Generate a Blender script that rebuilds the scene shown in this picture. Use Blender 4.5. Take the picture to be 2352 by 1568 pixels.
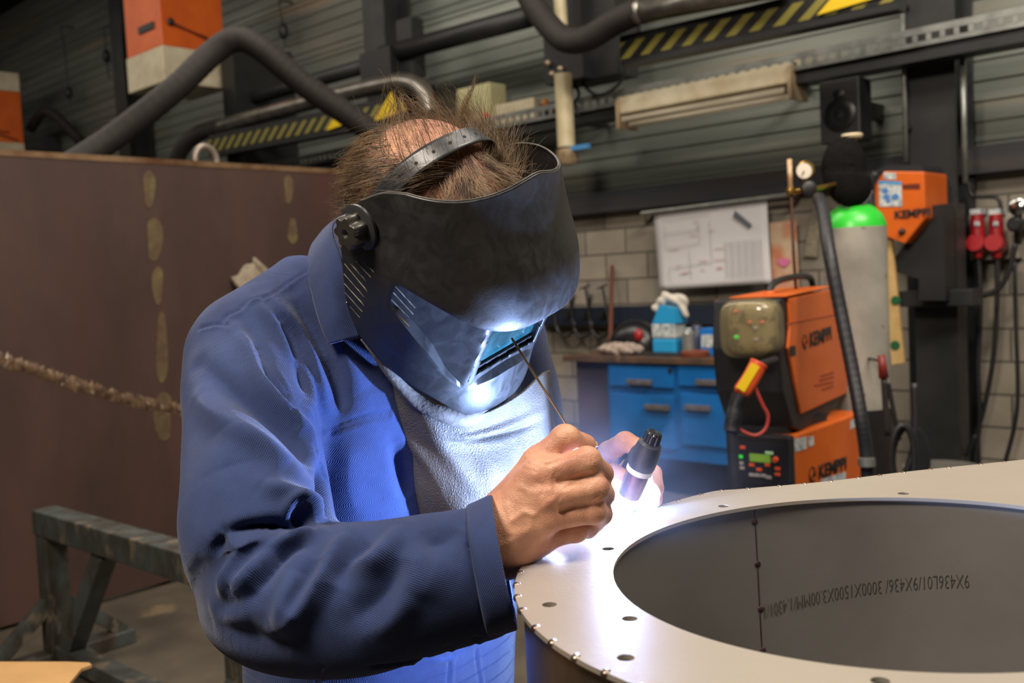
import bpy, bmesh, math, random
import numpy as np
from mathutils import Vector, Matrix, noise as mnoise
random.seed(7); rng=np.random.default_rng(7)
S=bpy.context.scene; COL=S.collection
for o in list(bpy.data.objects): bpy.data.objects.remove(o)
# ---------------- camera ----------------
FPX=2250.0; CXP,CYP=1176.0,784.0
_y,_p,_r=math.radians(43.),math.radians(3.69),math.radians(2.87)
CAM=np.array([0.,0.,1.45])
CF=np.array([-math.sin(_y)*math.cos(_p),math.cos(_y)*math.cos(_p),-math.sin(_p)])
_r0=np.array([math.cos(_y),math.sin(_y),0.]);_u0=np.cross(_r0,CF)
CR=math.cos(_r)*_r0-math.sin(_r)*_u0; CU=math.cos(_r)*_u0+math.sin(_r)*_r0
cd=bpy.data.cameras.new('camera'); cam=bpy.data.objects.new('camera',cd); COL.objects.link(cam)
M=Matrix([[CR[i],CU[i],-CF[i],CAM[i]] for i in range(3)]+[[0,0,0,1]]); cam.matrix_world=M
cd.sensor_width=36; cd.lens=36*FPX/2352; cd.clip_start=.02; cd.clip_end=100
cd.dof.use_dof=True; cd.dof.focus_distance=1.06; cd.dof.aperture_fstop=6.5
S.camera=cam
# ---------------- world, lights, exposure ----------------
S.view_settings.view_transform='Standard'; S.view_settings.look='None'; S.view_settings.gamma=1
S.view_settings.use_curve_mapping=False; S.view_settings.exposure=0.0
wd=bpy.data.worlds.new('world'); S.world=wd; wd.use_nodes=True
bg=wd.node_tree.nodes['Background']; bg.inputs[0].default_value=(.9,.85,.75,1); bg.inputs[1].default_value=.3
def area(name,loc,target,sx,sy,power,col):
    l=bpy.data.lights.new(name,'AREA'); l.shape='RECTANGLE'; l.size=sx; l.size_y=sy; l.energy=power; l.color=col
    o=bpy.data.objects.new(name,l); COL.objects.link(o); o.location=loc
    d=Vector(target)-Vector(loc); o.rotation_euler=d.to_track_quat('-Z','Y').to_euler(); return o
WARM=(1.,.90,.78)
area('key_light',(-.9,-1.7,4.7),(-.8,.8,1.2),1.2,1.0,250,(1.,.88,.74))  # added warm key lamp above the camera side; the roof has no opening
area('hall_light',(-3,3.0,5.6),(-3,3.4,0),6,.6,150,WARM)
area('hall_light',(-8,2.5,5.6),(-8,3.5,0),6,.6,120,WARM)
area('hall_light',(-14,2.5,5.6),(-14,3.5,0),6,.6,55,WARM)
area('hall_light',(1.2,2,5.6),(-1.5,5,1.5),3,.6,340,WARM)
# the welding arc (light of the arc itself; its glowing core is built with the torch)
def ray(x,y): return CF+(x-CXP)/FPX*CR-(y-CYP)/FPX*CU
def P(x,y,D): return CAM+D*ray(x,y)
def onz(x,y,z): d=ray(x,y); return CAM+d*(z-CAM[2])/d[2]
def ony(x,y,Y): d=ray(x,y); return CAM+d*(Y-CAM[1])/d[1]
def onx(x,y,X): d=ray(x,y); return CAM+d*(X-CAM[0])/d[0]
def onplane(x,y,p0,n): d=ray(x,y); return CAM+d*(np.dot(np.array(p0)-CAM,n)/np.dot(d,n))
def proj(p):
    v=np.asarray(p)-CAM; D=v@CF; return (CXP+FPX*(v@CR)/D, CYP-FPX*(v@CU)/D, D)
WELD=P(1440,1184,1.08)
al=bpy.data.lights.new('arc_light','POINT'); al.energy=26; al.color=(.33,.50,.96); al.shadow_soft_size=.004
ao=bpy.data.objects.new('arc_light',al); COL.objects.link(ao); ao.location=WELD+np.array([-.013,-.004,.000])
# ---------------- materials ----------------
def lin(c):
    return tuple((v/255/12.92 if v/255<=.04045 else ((v/255+.055)/1.055)**2.4) for v in c)+(1.,)
MATS={}
def mat(name,c,rough=.6,metal=0.,c2=None,nscale=8.,bump=0.,bscale=60.,detail=6.,lo=.35,hi=.65,emit=None,estr=0.,trans=0.,ior=1.45,alpha=1.,coat=0.,spec=None,stretch=None,rvar=0.,mottle=None):
    if name in MATS: return MATS[name]
    m=bpy.data.materials.new(name); m.use_nodes=True; nt=m.node_tree; b=nt.nodes['Principled BSDF']
    N=nt.nodes.new; Lk=nt.links.new
    b.inputs['Base Color'].default_value=lin(c); b.inputs['Roughness'].default_value=rough; b.inputs['Metallic'].default_value=metal
    tc=N('ShaderNodeTexCoord'); src=tc.outputs['Object']
    if stretch:
        mp=N('ShaderNodeMapping'); mp.inputs['Scale'].default_value=stretch; Lk(src,mp.inputs[0]); src=mp.outputs[0]
    if c2 is not None:
        n=N('ShaderNodeTexNoise'); n.inputs['Scale'].default_value=nscale; n.inputs['Detail'].default_value=detail; n.inputs['Roughness'].default_value=.6; Lk(src,n.inputs['Vector'])
        r=N('ShaderNodeValToRGB'); r.color_ramp.elements[0].position=lo; r.color_ramp.elements[1].position=hi
        r.color_ramp.elements[0].color=lin(c); r.color_ramp.elements[1].color=lin(c2); Lk(n.outputs[0],r.inputs[0]); Lk(r.outputs[0],b.inputs['Base Color'])
        out=r.outputs[0]
        if mottle:   # third colour in rarer patches
            n3=N('ShaderNodeTexNoise'); n3.inputs['Scale'].default_value=mottle[1]; n3.inputs['Detail'].default_value=7; Lk(src,n3.inputs['Vector'])
            r3=N('ShaderNodeValToRGB'); r3.color_ramp.elements[0].position=mottle[2]; r3.color_ramp.elements[1].position=mottle[2]+.08; Lk(n3.outputs[0],r3.inputs[0])
            mx=N('ShaderNodeMixRGB'); mx.inputs[2].default_value=lin(mottle[0]); Lk(r3.outputs[0],mx.inputs[0]); Lk(out,mx.inputs[1]); Lk(mx.outputs[0],b.inputs['Base Color'])
        if rvar:
            mr=N('ShaderNodeMapRange'); mr.inputs[3].default_value=max(0,rough-rvar); mr.inputs[4].default_value=min(1,rough+rvar); Lk(n.outputs[0],mr.inputs[0]); Lk(mr.outputs[0],b.inputs['Roughness'])
    if bump:
        n2=N('ShaderNodeTexNoise'); n2.inputs['Scale'].default_value=bscale; n2.inputs['Detail'].default_value=4; Lk(src,n2.inputs['Vector'])
        bp=N('ShaderNodeBump'); bp.inputs['Strength'].default_value=min(1,bump); bp.inputs['Distance'].default_value=.002; Lk(n2.outputs[0],bp.inputs['Height']); Lk(bp.outputs[0],b.inputs['Normal'])
    if emit is not None:
        b.inputs['Emission Color'].default_value=lin(emit); b.inputs['Emission Strength'].default_value=estr
    if trans: b.inputs['Transmission Weight'].default_value=trans; b.inputs['IOR'].default_value=ior
    if alpha<1: b.inputs['Alpha'].default_value=alpha
    if coat: b.inputs['Coat Weight'].default_value=coat; b.inputs['Coat Roughness'].default_value=.15
    if spec is not None: b.inputs['Specular IOR Level'].default_value=spec
    MATS[name]=m; return m
# ---------------- objects ----------------
def tag(o,label,cat,group=None,kind=None):
    if label: o['label']=label
    if cat: o['category']=cat
    if group: o['group']=group
    if kind: o['kind']=kind
    return o
def thing(name,label,cat,loc=(0,0,0),rz=0.,group=None):
    o=bpy.data.objects.new(name,None); COL.objects.link(o); o.empty_display_size=.05
    o.matrix_world=Matrix.Translation(Vector(loc))@Matrix.Rotation(rz,4,'Z')
    return tag(o,label,cat,group)
def meshobj(name,V,Fc,m,parent=None,smooth=False,label=None,mats=None,mi=None):
    """V in world coordinates"""
    me=bpy.data.meshes.new(name); 
    me.from_pydata([tuple(map(float,v)) for v in V],[],[tuple(int(i) for i in f) for f in Fc]); 
    return finish(name,me,m,parent,smooth,label,mats,mi)
def finish(name,me,m,parent=None,smooth=False,label=None,mats=None,mi=None):
    for q in (mats or [m]): me.materials.append(q)
    if mi is not None: me.polygons.foreach_set('material_index',list(mi))
    if smooth is not False:
        me.polygons.foreach_set('use_smooth',[True]*len(me.polygons))
        if smooth is not True:
            try: me.set_sharp_from_angle(angle=math.radians(smooth))
            except Exception: pass
    me.update()
    o=bpy.data.objects.new(name,me); COL.objects.link(o)
    if parent is not None: 
        o.parent=parent; o.matrix_parent_inverse=parent.matrix_world.inverted()
    if label: o['label']=label
    return o
class MB:
    """collects shapes (world coordinates) into ONE mesh"""
    def __init__(s): s.V=[]; s.F=[]; s.n=0
    def add(s,V,Fc):
        V=np.asarray(V,float); s.V.append(V); s.F+= [tuple(i+s.n for i in f) for f in Fc]; s.n+=len(V); return s
    def box(s,lo,hi,ax=None,org=None):
        lo=np.array(lo,float);hi=np.array(hi,float)
        V=np.array([[ (lo,hi)[i][0],(lo,hi)[j][1],(lo,hi)[k][2]] for i in (0,1) for j in (0,1) for k in (0,1)])
        if ax is not None: V=V@np.array(ax)+np.array(org if org is not None else (0,0,0))
        return s.add(V,[(0,1,3,2),(4,6,7,5),(0,4,5,1),(2,3,7,6),(0,2,6,4),(1,5,7,3)])
    def prism(s,pts,vec):
        pts=np.asarray(pts,float); n=len(pts); V=np.vstack([pts,pts+np.asarray(vec)])
        nrm=sum((np.cross(pts[i]-pts[0],pts[(i+1)%n]-pts[0]) for i in range(n)),np.zeros(3))
        F0=[tuple(range(n)),tuple(range(2*n-1,n-1,-1))]+[((i+1)%n,i,i+n,(i+1)%n+n) for i in range(n)]
        if np.dot(nrm,vec)>0: F0=[f[::-1] for f in F0]
        return s.add(V,F0)
    def tube(s,pts,r,n=12,cap=True,closed=False):
        pts=np.asarray(pts,float); m=len(pts); r=np.broadcast_to(np.asarray(r,float),(m,))
        T=np.gradient(pts,axis=0) if not closed else (np.roll(pts,-1,0)-np.roll(pts,1,0))
        T/=np.linalg.norm(T,axis=1)[:,None]+1e-12
        a=np.array([0,0,1.]) if abs(T[0][2])<.9 else np.array([1.,0,0])
        u=np.cross(T[0],a); u/=np.linalg.norm(u); V=[]
        for i in range(m):
            u=u-T[i]*(u@T[i]); u/=np.linalg.norm(u)+1e-12; v=np.cross(T[i],u)
            th=np.arange(n)*2*math.pi/n
            V.append(pts[i]+r[i]*(np.cos(th)[:,None]*u+np.sin(th)[:,None]*v))
        V=np.vstack(V); Fc=[]
        for i in range(m if closed else m-1):
            i2=(i+1)%m
            for j in range(n): Fc.append((i*n+j,i*n+(j+1)%n,i2*n+(j+1)%n,i2*n+j))
        if cap and not closed: Fc.append(tuple(range(n))[::-1]); Fc.append(tuple(range((m-1)*n,m*n)))
        return s.add(V,Fc)
    def lathe(s,prof,org=(0,0,0),axis=(0,0,1),n=32,cap=True):
        """prof: list of (r,h)"""
        a=np.array(axis,float); a/=np.linalg.norm(a); b=np.array([1.,0,0]) if abs(a[0])<.8 else np.array([0,1.,0])
        u=np.cross(a,b); u/=np.linalg.norm(u); v=np.cross(a,u); th=np.arange(n)*2*math.pi/n
        ring=np.cos(th)[:,None]*u+np.sin(th)[:,None]*v
        V=np.vstack([np.array(org)+ring*r+a*h for r,h in prof]); m=len(prof)
        Fc=[(i*n+j,i*n+(j+1)%n,(i+1)*n+(j+1)%n,(i+1)*n+j) for i in range(m-1) for j in range(n)]
        if cap: Fc+= [tuple(range(n))[::-1],tuple(range((m-1)*n,m*n))]
        return s.add(V,Fc)
    def ball(s,c,r,n=16):
        prof=[(math.sin(math.pi*i/n)*1.0,-math.cos(math.pi*i/n)) for i in range(n+1)]
        t=MB().lathe([(max(p,1e-4),h) for p,h in prof],n=2*n,cap=False); V=np.vstack(t.V)*np.array(r)+np.array(c)
        return s.add(V,t.F)
    def build(s,name,m,parent=None,smooth=False,label=None,bevel=0.):
        o=meshobj(name,np.vstack(s.V),s.F,m,parent,smooth,label)
        if bevel:
            b=o.modifiers.new('bevel','BEVEL'); b.width=bevel; b.segments=2; b.limit_method='ANGLE'
        return o
def spline(pts,n,closed=False):
    p=np.asarray(pts,float); k=len(p)
    if closed: q=np.vstack([p[-1],p,p[0],p[1]]); seg=k
    else: q=np.vstack([2*p[0]-p[1],p,2*p[-1]-p[-2]]); seg=k-1
    t=np.linspace(0,seg,n,endpoint=not closed); i=np.minimum(t.astype(int),seg-1); f=(t-i)[:,None]
    a,b,c,d=q[i],q[i+1],q[i+2],q[i+3]
    return .5*((2*b)+(-a+c)*f+(2*a-5*b+4*c-d)*f**2+(-a+3*b-3*c+d)*f**3)
def text(name,s,size,org,xdir,ydir,m,parent,ext=.001,bend=None,offset=0.,shearx=None):
    cu=bpy.data.curves.new(name,'FONT'); cu.body=s; cu.size=size; cu.extrude=ext; cu.offset=offset; cu.resolution_u=2
    if shearx: cu.space_character=shearx
    to=bpy.data.objects.new(name,cu); COL.objects.link(to); bpy.context.view_layer.update()
    dg=bpy.context.evaluated_depsgraph_get(); me=bpy.data.meshes.new_from_object(to.evaluated_get(dg))
    bpy.data.objects.remove(to); V=np.array([v.co[:] for v in me.vertices])
    x=np.array(xdir,float); x/=np.linalg.norm(x); y=np.array(ydir,float); y-=x*(x@y); y/=np.linalg.norm(y); z=np.cross(x,y)
    W=bend(V) if bend else np.array(org)+V[:,:1]*x+V[:,1:2]*y+V[:,2:]*z
    for v,w in zip(me.vertices,W): v.co=w
    return finish(name,me,m,parent)
# ---------------- distance-field meshing ----------------
def smin(a,b,k):
    h=np.maximum(k-np.abs(a-b),0)/k; return np.minimum(a,b)-h*h*k*.25
def cone(p,a,b,ra,rb):
    a=np.asarray(a);b=np.asarray(b); d=b-a; t=np.clip((p-a)@d/(d@d),0,1); return np.linalg.norm(p-a-t[:,None]*d,axis=1)-(ra+(rb-ra)*t)
def ell(p,c,ax,r):
    q=(p-np.asarray(c))@np.asarray(ax).T/np.asarray(r); k=np.linalg.norm(q,axis=1); return (k-1)*np.min(r)*.5+(k-1)*k/(np.linalg.norm(q/np.asarray(r),axis=1)+1e-9)*.5
class Tube:
    def __init__(s,pts,ra,rb,side,n=40,power=2.):
        s.c=spline(pts,n); s.ra=np.interp(np.linspace(0,1,n),np.linspace(0,1,len(ra)),ra) if len(np.shape(ra)) else np.full(n,ra)
        s.rb=np.interp(np.linspace(0,1,n),np.linspace(0,1,len(rb)),rb) if len(np.shape(rb)) else np.full(n,rb)
        T=np.gradient(s.c,axis=0); T/=np.linalg.norm(T,axis=1)[:,None]; s.T=T
        S_=np.array(side,float)-T*(T@np.array(side,float))[:,None]; s.S=S_/np.linalg.norm(S_,axis=1)[:,None]; s.B=np.cross(T,s.S); s.pw=power
    def __call__(s,p):
        d2=((p**2).sum(1)[:,None]-2*p@s.c.T+(s.c**2).sum(1)[None]); i=d2.argmin(1); n=len(s.c)
        u0=((p-s.c[i])*s.T[i]).sum(1); L=np.linalg.norm(np.diff(s.c,axis=0),axis=1).mean()
        for _ in range(2):
            if _==0: w=i+np.clip(u0/L,-1,1)
            w=np.clip(w,0,n-1-1e-6); k=w.astype(int); f=(w-k)[:,None]
            c=s.c[k]*(1-f)+s.c[k+1]*f; T=s.T[k]*(1-f)+s.T[k+1]*f; T/=np.linalg.norm(T,axis=1)[:,None]
            if _==0: w=w+np.clip(((p-c)*T).sum(1)/L,-1,1)
        S_=s.S[k]*(1-f)+s.S[k+1]*f; S_-=T*(S_*T).sum(1)[:,None]; S_/=np.linalg.norm(S_,axis=1)[:,None]; B=np.cross(T,S_); f=f[:,0]
        ra=s.ra[k]*(1-f)+s.ra[k+1]*f; rb=s.rb[k]*(1-f)+s.rb[k+1]*f; d=p-c; t=(d*T).sum(1)
        x=np.abs((d*S_).sum(1))/ra; y=np.abs((d*B).sum(1))/rb
        kk=(x**s.pw+y**s.pw)**(1/s.pw); g=(kk-1)*np.minimum(ra,rb)
        e=np.where(w<=1e-5,-t,np.where(w>=n-1-2e-6,t,-9)); return np.maximum(g,e)
def sdfmesh(fn,lo,hi,h,B=10):
    lo=np.array(lo,float); n=np.ceil((np.array(hi)-lo)/h).astype(int)+1; n=((n+B-1)//B)*B
    G=np.empty(n,np.float32); nb=n//B
    ctr=np.stack(np.meshgrid(*[np.arange(k) for k in nb],indexing='ij'),-1).reshape(-1,3)
    cv=fn(lo+(ctr*B+(B-1)/2)*h); loc=np.stack(np.meshgrid(*[np.arange(B)]*3,indexing='ij'),-1).reshape(-1,3)
    near=np.abs(cv)<B*h*1.15
    for c,v in zip(ctr[~near],cv[~near]): G[c[0]*B:c[0]*B+B,c[1]*B:c[1]*B+B,c[2]*B:c[2]*B+B]=v
    cn=ctr[near]
    for k in range(0,len(cn),40):
        cc=cn[k:k+40]; pts=(lo+(cc[:,None,:]*B+loc[None])*h).reshape(-1,3); v=fn(pts).reshape(len(cc),B,B,B)
        for c,q in zip(cc,v): G[c[0]*B:c[0]*B+B,c[1]*B:c[1]*B+B,c[2]*B:c[2]*B+B]=q
    sgn=G<0; sh=tuple(k-1 for k in n); acc=np.zeros(sh+(3,),np.float32); cnt=np.zeros(sh,np.float32)
    def sl(o): return tuple(slice(o[a],o[a]+sh[a]) for a in range(3))
    for ax in range(3):
        o2=[a for a in range(3) if a!=ax]
        for i in (0,1):
            for j in (0,1):
                a=[0,0,0]; a[o2[0]]=i; a[o2[1]]=j; b=list(a); b[ax]=1
                ga,gb=G[sl(a)],G[sl(b)]; c=sgn[sl(a)]!=sgn[sl(b)]; t=np.where(c,ga/(ga-gb+1e-20),0)
                for d in range(3): acc[...,d]+=np.where(c,a[d]+(t if d==ax else 0),0)
                cnt+=c
    m=cnt>0; idx=np.full(sh,-1); idx[m]=np.arange(m.sum()); cell=np.argwhere(m)
    V=lo+(cell+acc[m]/cnt[m][:,None])*h; Q=[]
    for ax in range(3):
        u,v=[a for a in range(3) if a!=ax]
        a=[slice(1,-1)]*3; b=[slice(1,-1)]*3; a[ax]=slice(0,-1); b[ax]=slice(1,None)
        c=np.argwhere(sgn[tuple(a)]!=sgn[tuple(b)]); off=np.array([1,1,1]); off[ax]=0; c=c+off
        s0=sgn[c[:,0],c[:,1],c[:,2]]
        def g(du,dv):
            q=c.copy(); q[:,u]-=du; q[:,v]-=dv; return idx[q[:,0],q[:,1],q[:,2]]
        q=np.stack([g(1,1),g(0,1),g(0,0),g(1,0)],1); flip=s0 if ax!=1 else ~s0
        q[~flip]=q[~flip][:,::-1]; Q.append(q)
    Q=np.vstack(Q); Q=Q[(Q>=0).all(1)]
    return V,Q
def vnormals(V,Q):
    fn=np.cross(V[Q[:,2]]-V[Q[:,0]],V[Q[:,3]]-V[Q[:,1]]); N=np.zeros_like(V)
    for k in range(4): 
        for d in range(3): N[:,d]+=np.bincount(Q[:,k],fn[:,d],len(V))
    return N/(np.linalg.norm(N,axis=1)[:,None]+1e-12)
def smooth_v(V,Q,it=2,lam=.5):
    E=np.vstack([Q[:,[0,1]],Q[:,[1,2]],Q[:,[2,3]],Q[:,[3,0]]]); E=np.vstack([E,E[:,::-1]]); n=len(V); cnt=np.bincount(E[:,0],minlength=n)[:,None]
    for _ in range(it):
        A=np.stack([np.bincount(E[:,0],V[E[:,1],d],n) for d in range(3)],1)/np.maximum(cnt,1); V=V+lam*(A-V)
    return V
def hitmesh(V,N,x,y,tol=6.):
    """3-D point where the sight line of pixel (x,y) meets a vertex cloud (nearest facing vertex)"""
    v=V-CAM; D=v@CF; px=CXP+FPX*(v@CR)/D; py=CYP-FPX*(v@CU)/D; d=np.hypot(px-x,py-y)
    for t in (tol,2*tol,4*tol,8*tol):
        m=d<t
        if m.any():
            k=np.where(m,D,99).argmin(); return P(x,y,D[k])
    k=d.argmin(); return V[k]
# ---------------- setting: floor, walls, ceiling ----------------
WY=6.3
def structure(o): o['kind']='structure'; return o
m_floor=mat('concrete_floor',(92,84,72),.55,c2=(58,51,43),nscale=1.6,bump=.3,bscale=14,mottle=((120,104,80),3.1,.62),rvar=.15)
structure(MB().box((-26,-9,-.1),(9,WY+.3,0)).build('floor',m_floor))
m_ceil=mat('dark_roof',(34,33,32),.8,c2=(22,22,22),nscale=2)
structure(MB().box((-26,-9,6.05),(9,WY+.3,6.2)).build('ceiling',m_ceil))
def block_mat():
    m=bpy.data.materials.new('concrete_block'); m.use_nodes=True; nt=m.node_tree; b=nt.nodes['Principled BSDF']; N=nt.nodes.new; Lk=nt.links.new
    tc=N('ShaderNodeTexCoord'); sp=N('ShaderNodeSeparateXYZ'); cb=N('ShaderNodeCombineXYZ'); Lk(tc.outputs['Object'],sp.inputs[0]); Lk(sp.outputs[0],cb.inputs[0]); Lk(sp.outputs[2],cb.inputs[1])
    br=N('ShaderNodeTexBrick'); br.inputs['Color1'].default_value=lin((150,141,126)); br.inputs['Color2'].default_value=lin((128,121,110)); br.inputs['Mortar'].default_value=lin((88,83,76))
    br.inputs['Scale'].default_value=1; br.inputs['Mortar Size'].default_value=.008; br.inputs['Mortar Smooth'].default_value=.3; br.inputs['Brick Width'].default_value=.4; br.inputs['Row Height'].default_value=.2
    Lk(cb.outputs[0],br.inputs['Vector'])
    n=N('ShaderNodeTexNoise'); n.inputs['Scale'].default_value=5; n.inputs['Detail'].default_value=8; Lk(tc.outputs['Object'],n.inputs['Vector'])
    mx=N('ShaderNodeMixRGB'); mx.blend_type='MULTIPLY'; mx.inputs[0].default_value=.5; Lk(br.outputs[0],mx.inputs[1]); Lk(n.outputs[0],mx.inputs[2]); 
    mr=N('ShaderNodeMapRange'); mr.inputs[1].default_value=.3; mr.inputs[2].default_value=.7; mr.inputs[3].default_value=.6; mr.inputs[4].default_value=1.15; Lk(n.outputs[0],mr.inputs[0]); Lk(mr.outputs[0],mx.inputs[2])
    Lk(mx.outputs[0],b.inputs['Base Color']); b.inputs['Roughness'].default_value=.9
    bp=N('ShaderNodeBump'); bp.inputs['Distance'].default_value=.006; bp.inputs['Strength'].default_value=.8; iv=N('ShaderNodeMath'); iv.operation='SUBTRACT'; iv.inputs[0].default_value=1; Lk(br.outputs['Fac'],iv.inputs[1]); Lk(iv.outputs[0],bp.inputs['Height']); Lk(bp.outputs[0],b.inputs['Normal'])
    return m
structure(MB().box((-26,WY,0),(9,WY+.2,1.98)).build('wall_back',block_mat()))
m_panel=mat('liner_panel',(138,142,134),.4,metal=.35,c2=(104,110,104),nscale=1.3,stretch=(.25,1,3),rvar=.12,mottle=((140,132,116),1.1,.6))
def ribbed(z0,z1,x0,x1,name,m):
    pr=[]; z=z0
    while z<z1-.01:
        for dz,dy in ((0,0),(.058,0),(.066,-.014),(.10,-.014),(.108,0)): 
            if z+dz<=z1: pr.append((dy,z+dz))
        z+=.12
        if abs(((z-z0)%.6))<.02 or abs(((z-z0)%.6)-.6)<.02: pr+= [(0,z-.010),(.012,z-.008),(.012,z-.002)]
    pr.append((0,z1))
    V=[(x,WY+dy,zz) for x in (x0,x1) for dy,zz in pr]; n=len(pr)
    return structure(meshobj(name,V,[(i,i+1,n+i+1,n+i) for i in range(n-1)],m))
ribbed(2.06,6.05,-26,9,'wall_back_upper',m_panel)
structure(MB().box((-26,-9,0),(-25.8,WY,6.05)).build('wall_left',m_panel))
m_cream=mat('cream_wall',(150,142,126),.8,c2=(120,112,98),nscale=2)
structure(MB().box((8.8,-9,0),(9,WY,6.05)).build('wall_right',m_cream))
structure(MB().box((-26,-9,0),(9,-8.8,6.05)).build('wall_front',m_cream))
m_dark=mat('dark_steel',(54,54,54),.45,metal=.3,c2=(40,41,43),nscale=4,rvar=.1)
m_black=mat('black_paint',(22,22,24),.5,c2=(30,30,31),nscale=6)
b=MB(); b.box((-26,WY-.12,1.93),(9,WY+.02,2.09)); structure(b.build('trim_1',mat('rail_steel',(56,50,46),.6,c2=(34,38,48),nscale=3,stretch=(.3,1,6))))
# steel columns, 5 m apart
def column(cx,label):
    b=MB(); y0=WY-.36;y1=WY-.04; w=.15
    b.box((cx-w,y0,0),(cx+w,y0+.02,6.04)); b.box((cx-w,y1-.02,0),(cx+w,y1,6.04)); b.box((cx-.008,y0+.02,0),(cx+.008,y1-.02,6.04))
    o=b.build('steel_column',m_dark); return tag(o,label,'column',None)
column(-2.12,'dark grey steel H column on the right beside the red plugs')
column(-7.08,'dark steel H column above and behind the welder\'s head')
column(-12.1,'dark steel H column behind the large orange filter unit')
column(-17.1,'dark steel H column at the far left edge, beside the second orange unit')
# ---------------- ring flange ----------------
ZF=1.18
RC=np.array([-.3378,.8569])
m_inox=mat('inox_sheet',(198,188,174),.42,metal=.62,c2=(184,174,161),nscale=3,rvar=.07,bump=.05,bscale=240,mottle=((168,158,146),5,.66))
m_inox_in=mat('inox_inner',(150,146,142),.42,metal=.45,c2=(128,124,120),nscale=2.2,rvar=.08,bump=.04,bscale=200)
m_weldseam=mat('weld_scale',(92,62,44),.5,metal=.6,c2=(150,134,116),nscale=90)
inn=[(1411,1310),(1427,1272),(1456,1247),(1510,1218),(1564,1199),(1628,1181),(1698,1165),(1788,1153),(1900,1146),(1418,1349),(1437,1377),(1469,1406),(1517,1422),(1565,1444),(1660,1475),(1753,1497),(1900,1522),(2015,1142),(2147,1146),(2352,1161),(2008,1535),(2180,1545),(2352,1545)]
q=np.array([onz(x,y,ZF)[:2] for x,y in inn])-RC; ang=np.arctan2(q[:,1],q[:,0]); rad=np.hypot(q[:,0],q[:,1])
Hm=lambda t: np.stack([np.ones_like(t),np.cos(t),np.sin(t),np.cos(2*t),np.sin(2*t)],1)
hc=np.linalg.solve(Hm(ang).T@Hm(ang)+np.diag([0,.05,.05,.05,.05]),Hm(ang).T@rad)
NT=256; th=np.linspace(0,2*math.pi,NT,endpoint=False)
hole=RC+(Hm(th)@hc)[:,None]*np.stack([np.cos(th),np.sin(th)],1)
OC=np.array([-.3424,.8263]); OR=.3218
back=[onz(x,y,ZF)[:2] for x,y in [(1510,1157),(1628,1130),(1708,1122),(1900,1105),(2081,1083),(2352,1055)]]
arc=[OC+OR*np.array([math.cos(a),math.sin(a)]) for a in np.radians(np.linspace(165,345,60))]
arc=[a for a in arc if a[1]<.79]; arc=[None,None,np.array([-.6475,.895]),np.array([-.6465,.862]),np.array([-.650,.825])]+arc
d_=(back[-1]-back[1]); d_/=np.linalg.norm(d_)
outer=[*back[::-1][:-1]]; outer=[back[-1]+d_*.25]+outer
right=[(.03,.95),(.12,1.25),(.10,1.62)]
opts=np.array(outer+arc[2:]+[np.array(r) for r in right]); opts=spline(opts,NT*2,closed=True)
# resample outer by angle about RC so that it pairs with the hole
oa=np.arctan2(opts[:,1]-RC[1],opts[:,0]-RC[0]); orr=np.hypot(*(opts-RC).T); k=np.argsort(oa)
outr=np.interp(th,np.r_[oa[k]-2*math.pi,oa[k],oa[k]+2*math.pi],np.r_[orr[k],orr[k],orr[k]])
outer=RC+outr[:,None]*np.stack([np.cos(th),np.sin(th)],1)
ring=thing('ring_housing','stainless steel ring housing with wide drilled flange and stamped inner wall','housing',(RC[0],RC[1],.58))
bolts=[onz(x,y,ZF) for x,y in [(1262,1388),(1397,1260),(1446,1420),(1437,1510),(1662,1162),(2075,1133),(2022,1563)]]
TH=.004
def flange():
    bm=bmesh.new()
    nr=9; L=[]
    for z in (ZF,ZF-TH):
        rows=[]
        for i in range(2):
            f=i; rows.append([bm.verts.new((*(hole[j]*(1-f)+outer[j]*f),z)) for j in range(NT)])
        L.append(rows)
    for j in range(NT):
        k=(j+1)%NT
        bm.faces.new((L[0][0][j],L[0][1][j],L[0][1][k],L[0][0][k])); bm.faces.new((L[1][0][k],L[1][1][k],L[1][1][j],L[1][0][j]))
        bm.faces.new((L[0][1][j],L[1][1][j],L[1][1][k],L[0][1][k])); bm.faces.new((L[0][0][k],L[1][0][k],L[1][0][j],L[0][0][j]))
    me=bpy.data.meshes.new('flange'); bm.to_mesh(me); bm.free(); return me
fo=finish('flange',flange(),m_inox,ring)
cut=MB()
for p in bolts: cut.lathe([(.0062,-.03),(.0062,.03)],org=(p[0],p[1],ZF),n=24)
co=cut.build('cutter',m_inox)
bo=fo.modifiers.new('holes','BOOLEAN'); bo.operation='DIFFERENCE'; bo.object=co; bo.solver='EXACT'
dg=bpy.context.evaluated_depsgraph_get(); me2=bpy.data.meshes.new_from_object(fo.evaluated_get(dg)); fo.modifiers.clear(); fo.data=me2; bpy.data.objects.remove(co)
# walls of the housing
def wallstrip(loop,z0,z1,th_,name,m,out=True,smooth=True):
    n=len(loop); c=loop.mean(0); d=np.roll(loop,-1,0)-np.roll(loop,1,0); nn=np.stack([d[:,1],-d[:,0]],1); nn/=np.linalg.norm(nn,axis=1)[:,None]
    l2=loop+nn*th_
    V=[(*p,z) for l,z in ((loop,z0),(loop,z1),(l2,z1),(l2,z0)) for p in l]
    Fc=[(r*n+j,r*n+(j+1)%n,((r+1)%4)*n+(j+1)%n,((r+1)%4)*n+j) for r in range(4) for j in range(n)]
    return meshobj(name,V,[f[::-1] for f in Fc],m,ring,smooth=35)
dn=np.roll(hole,-1,0)-np.roll(hole,1,0); hn=np.stack([dn[:,1],-dn[:,0]],1); hn/=np.linalg.norm(hn,axis=1)[:,None]
holeW=hole+hn*.004
wallstrip(holeW,.60,ZF-TH,.003,'inner_wall',m_inox_in)
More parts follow.
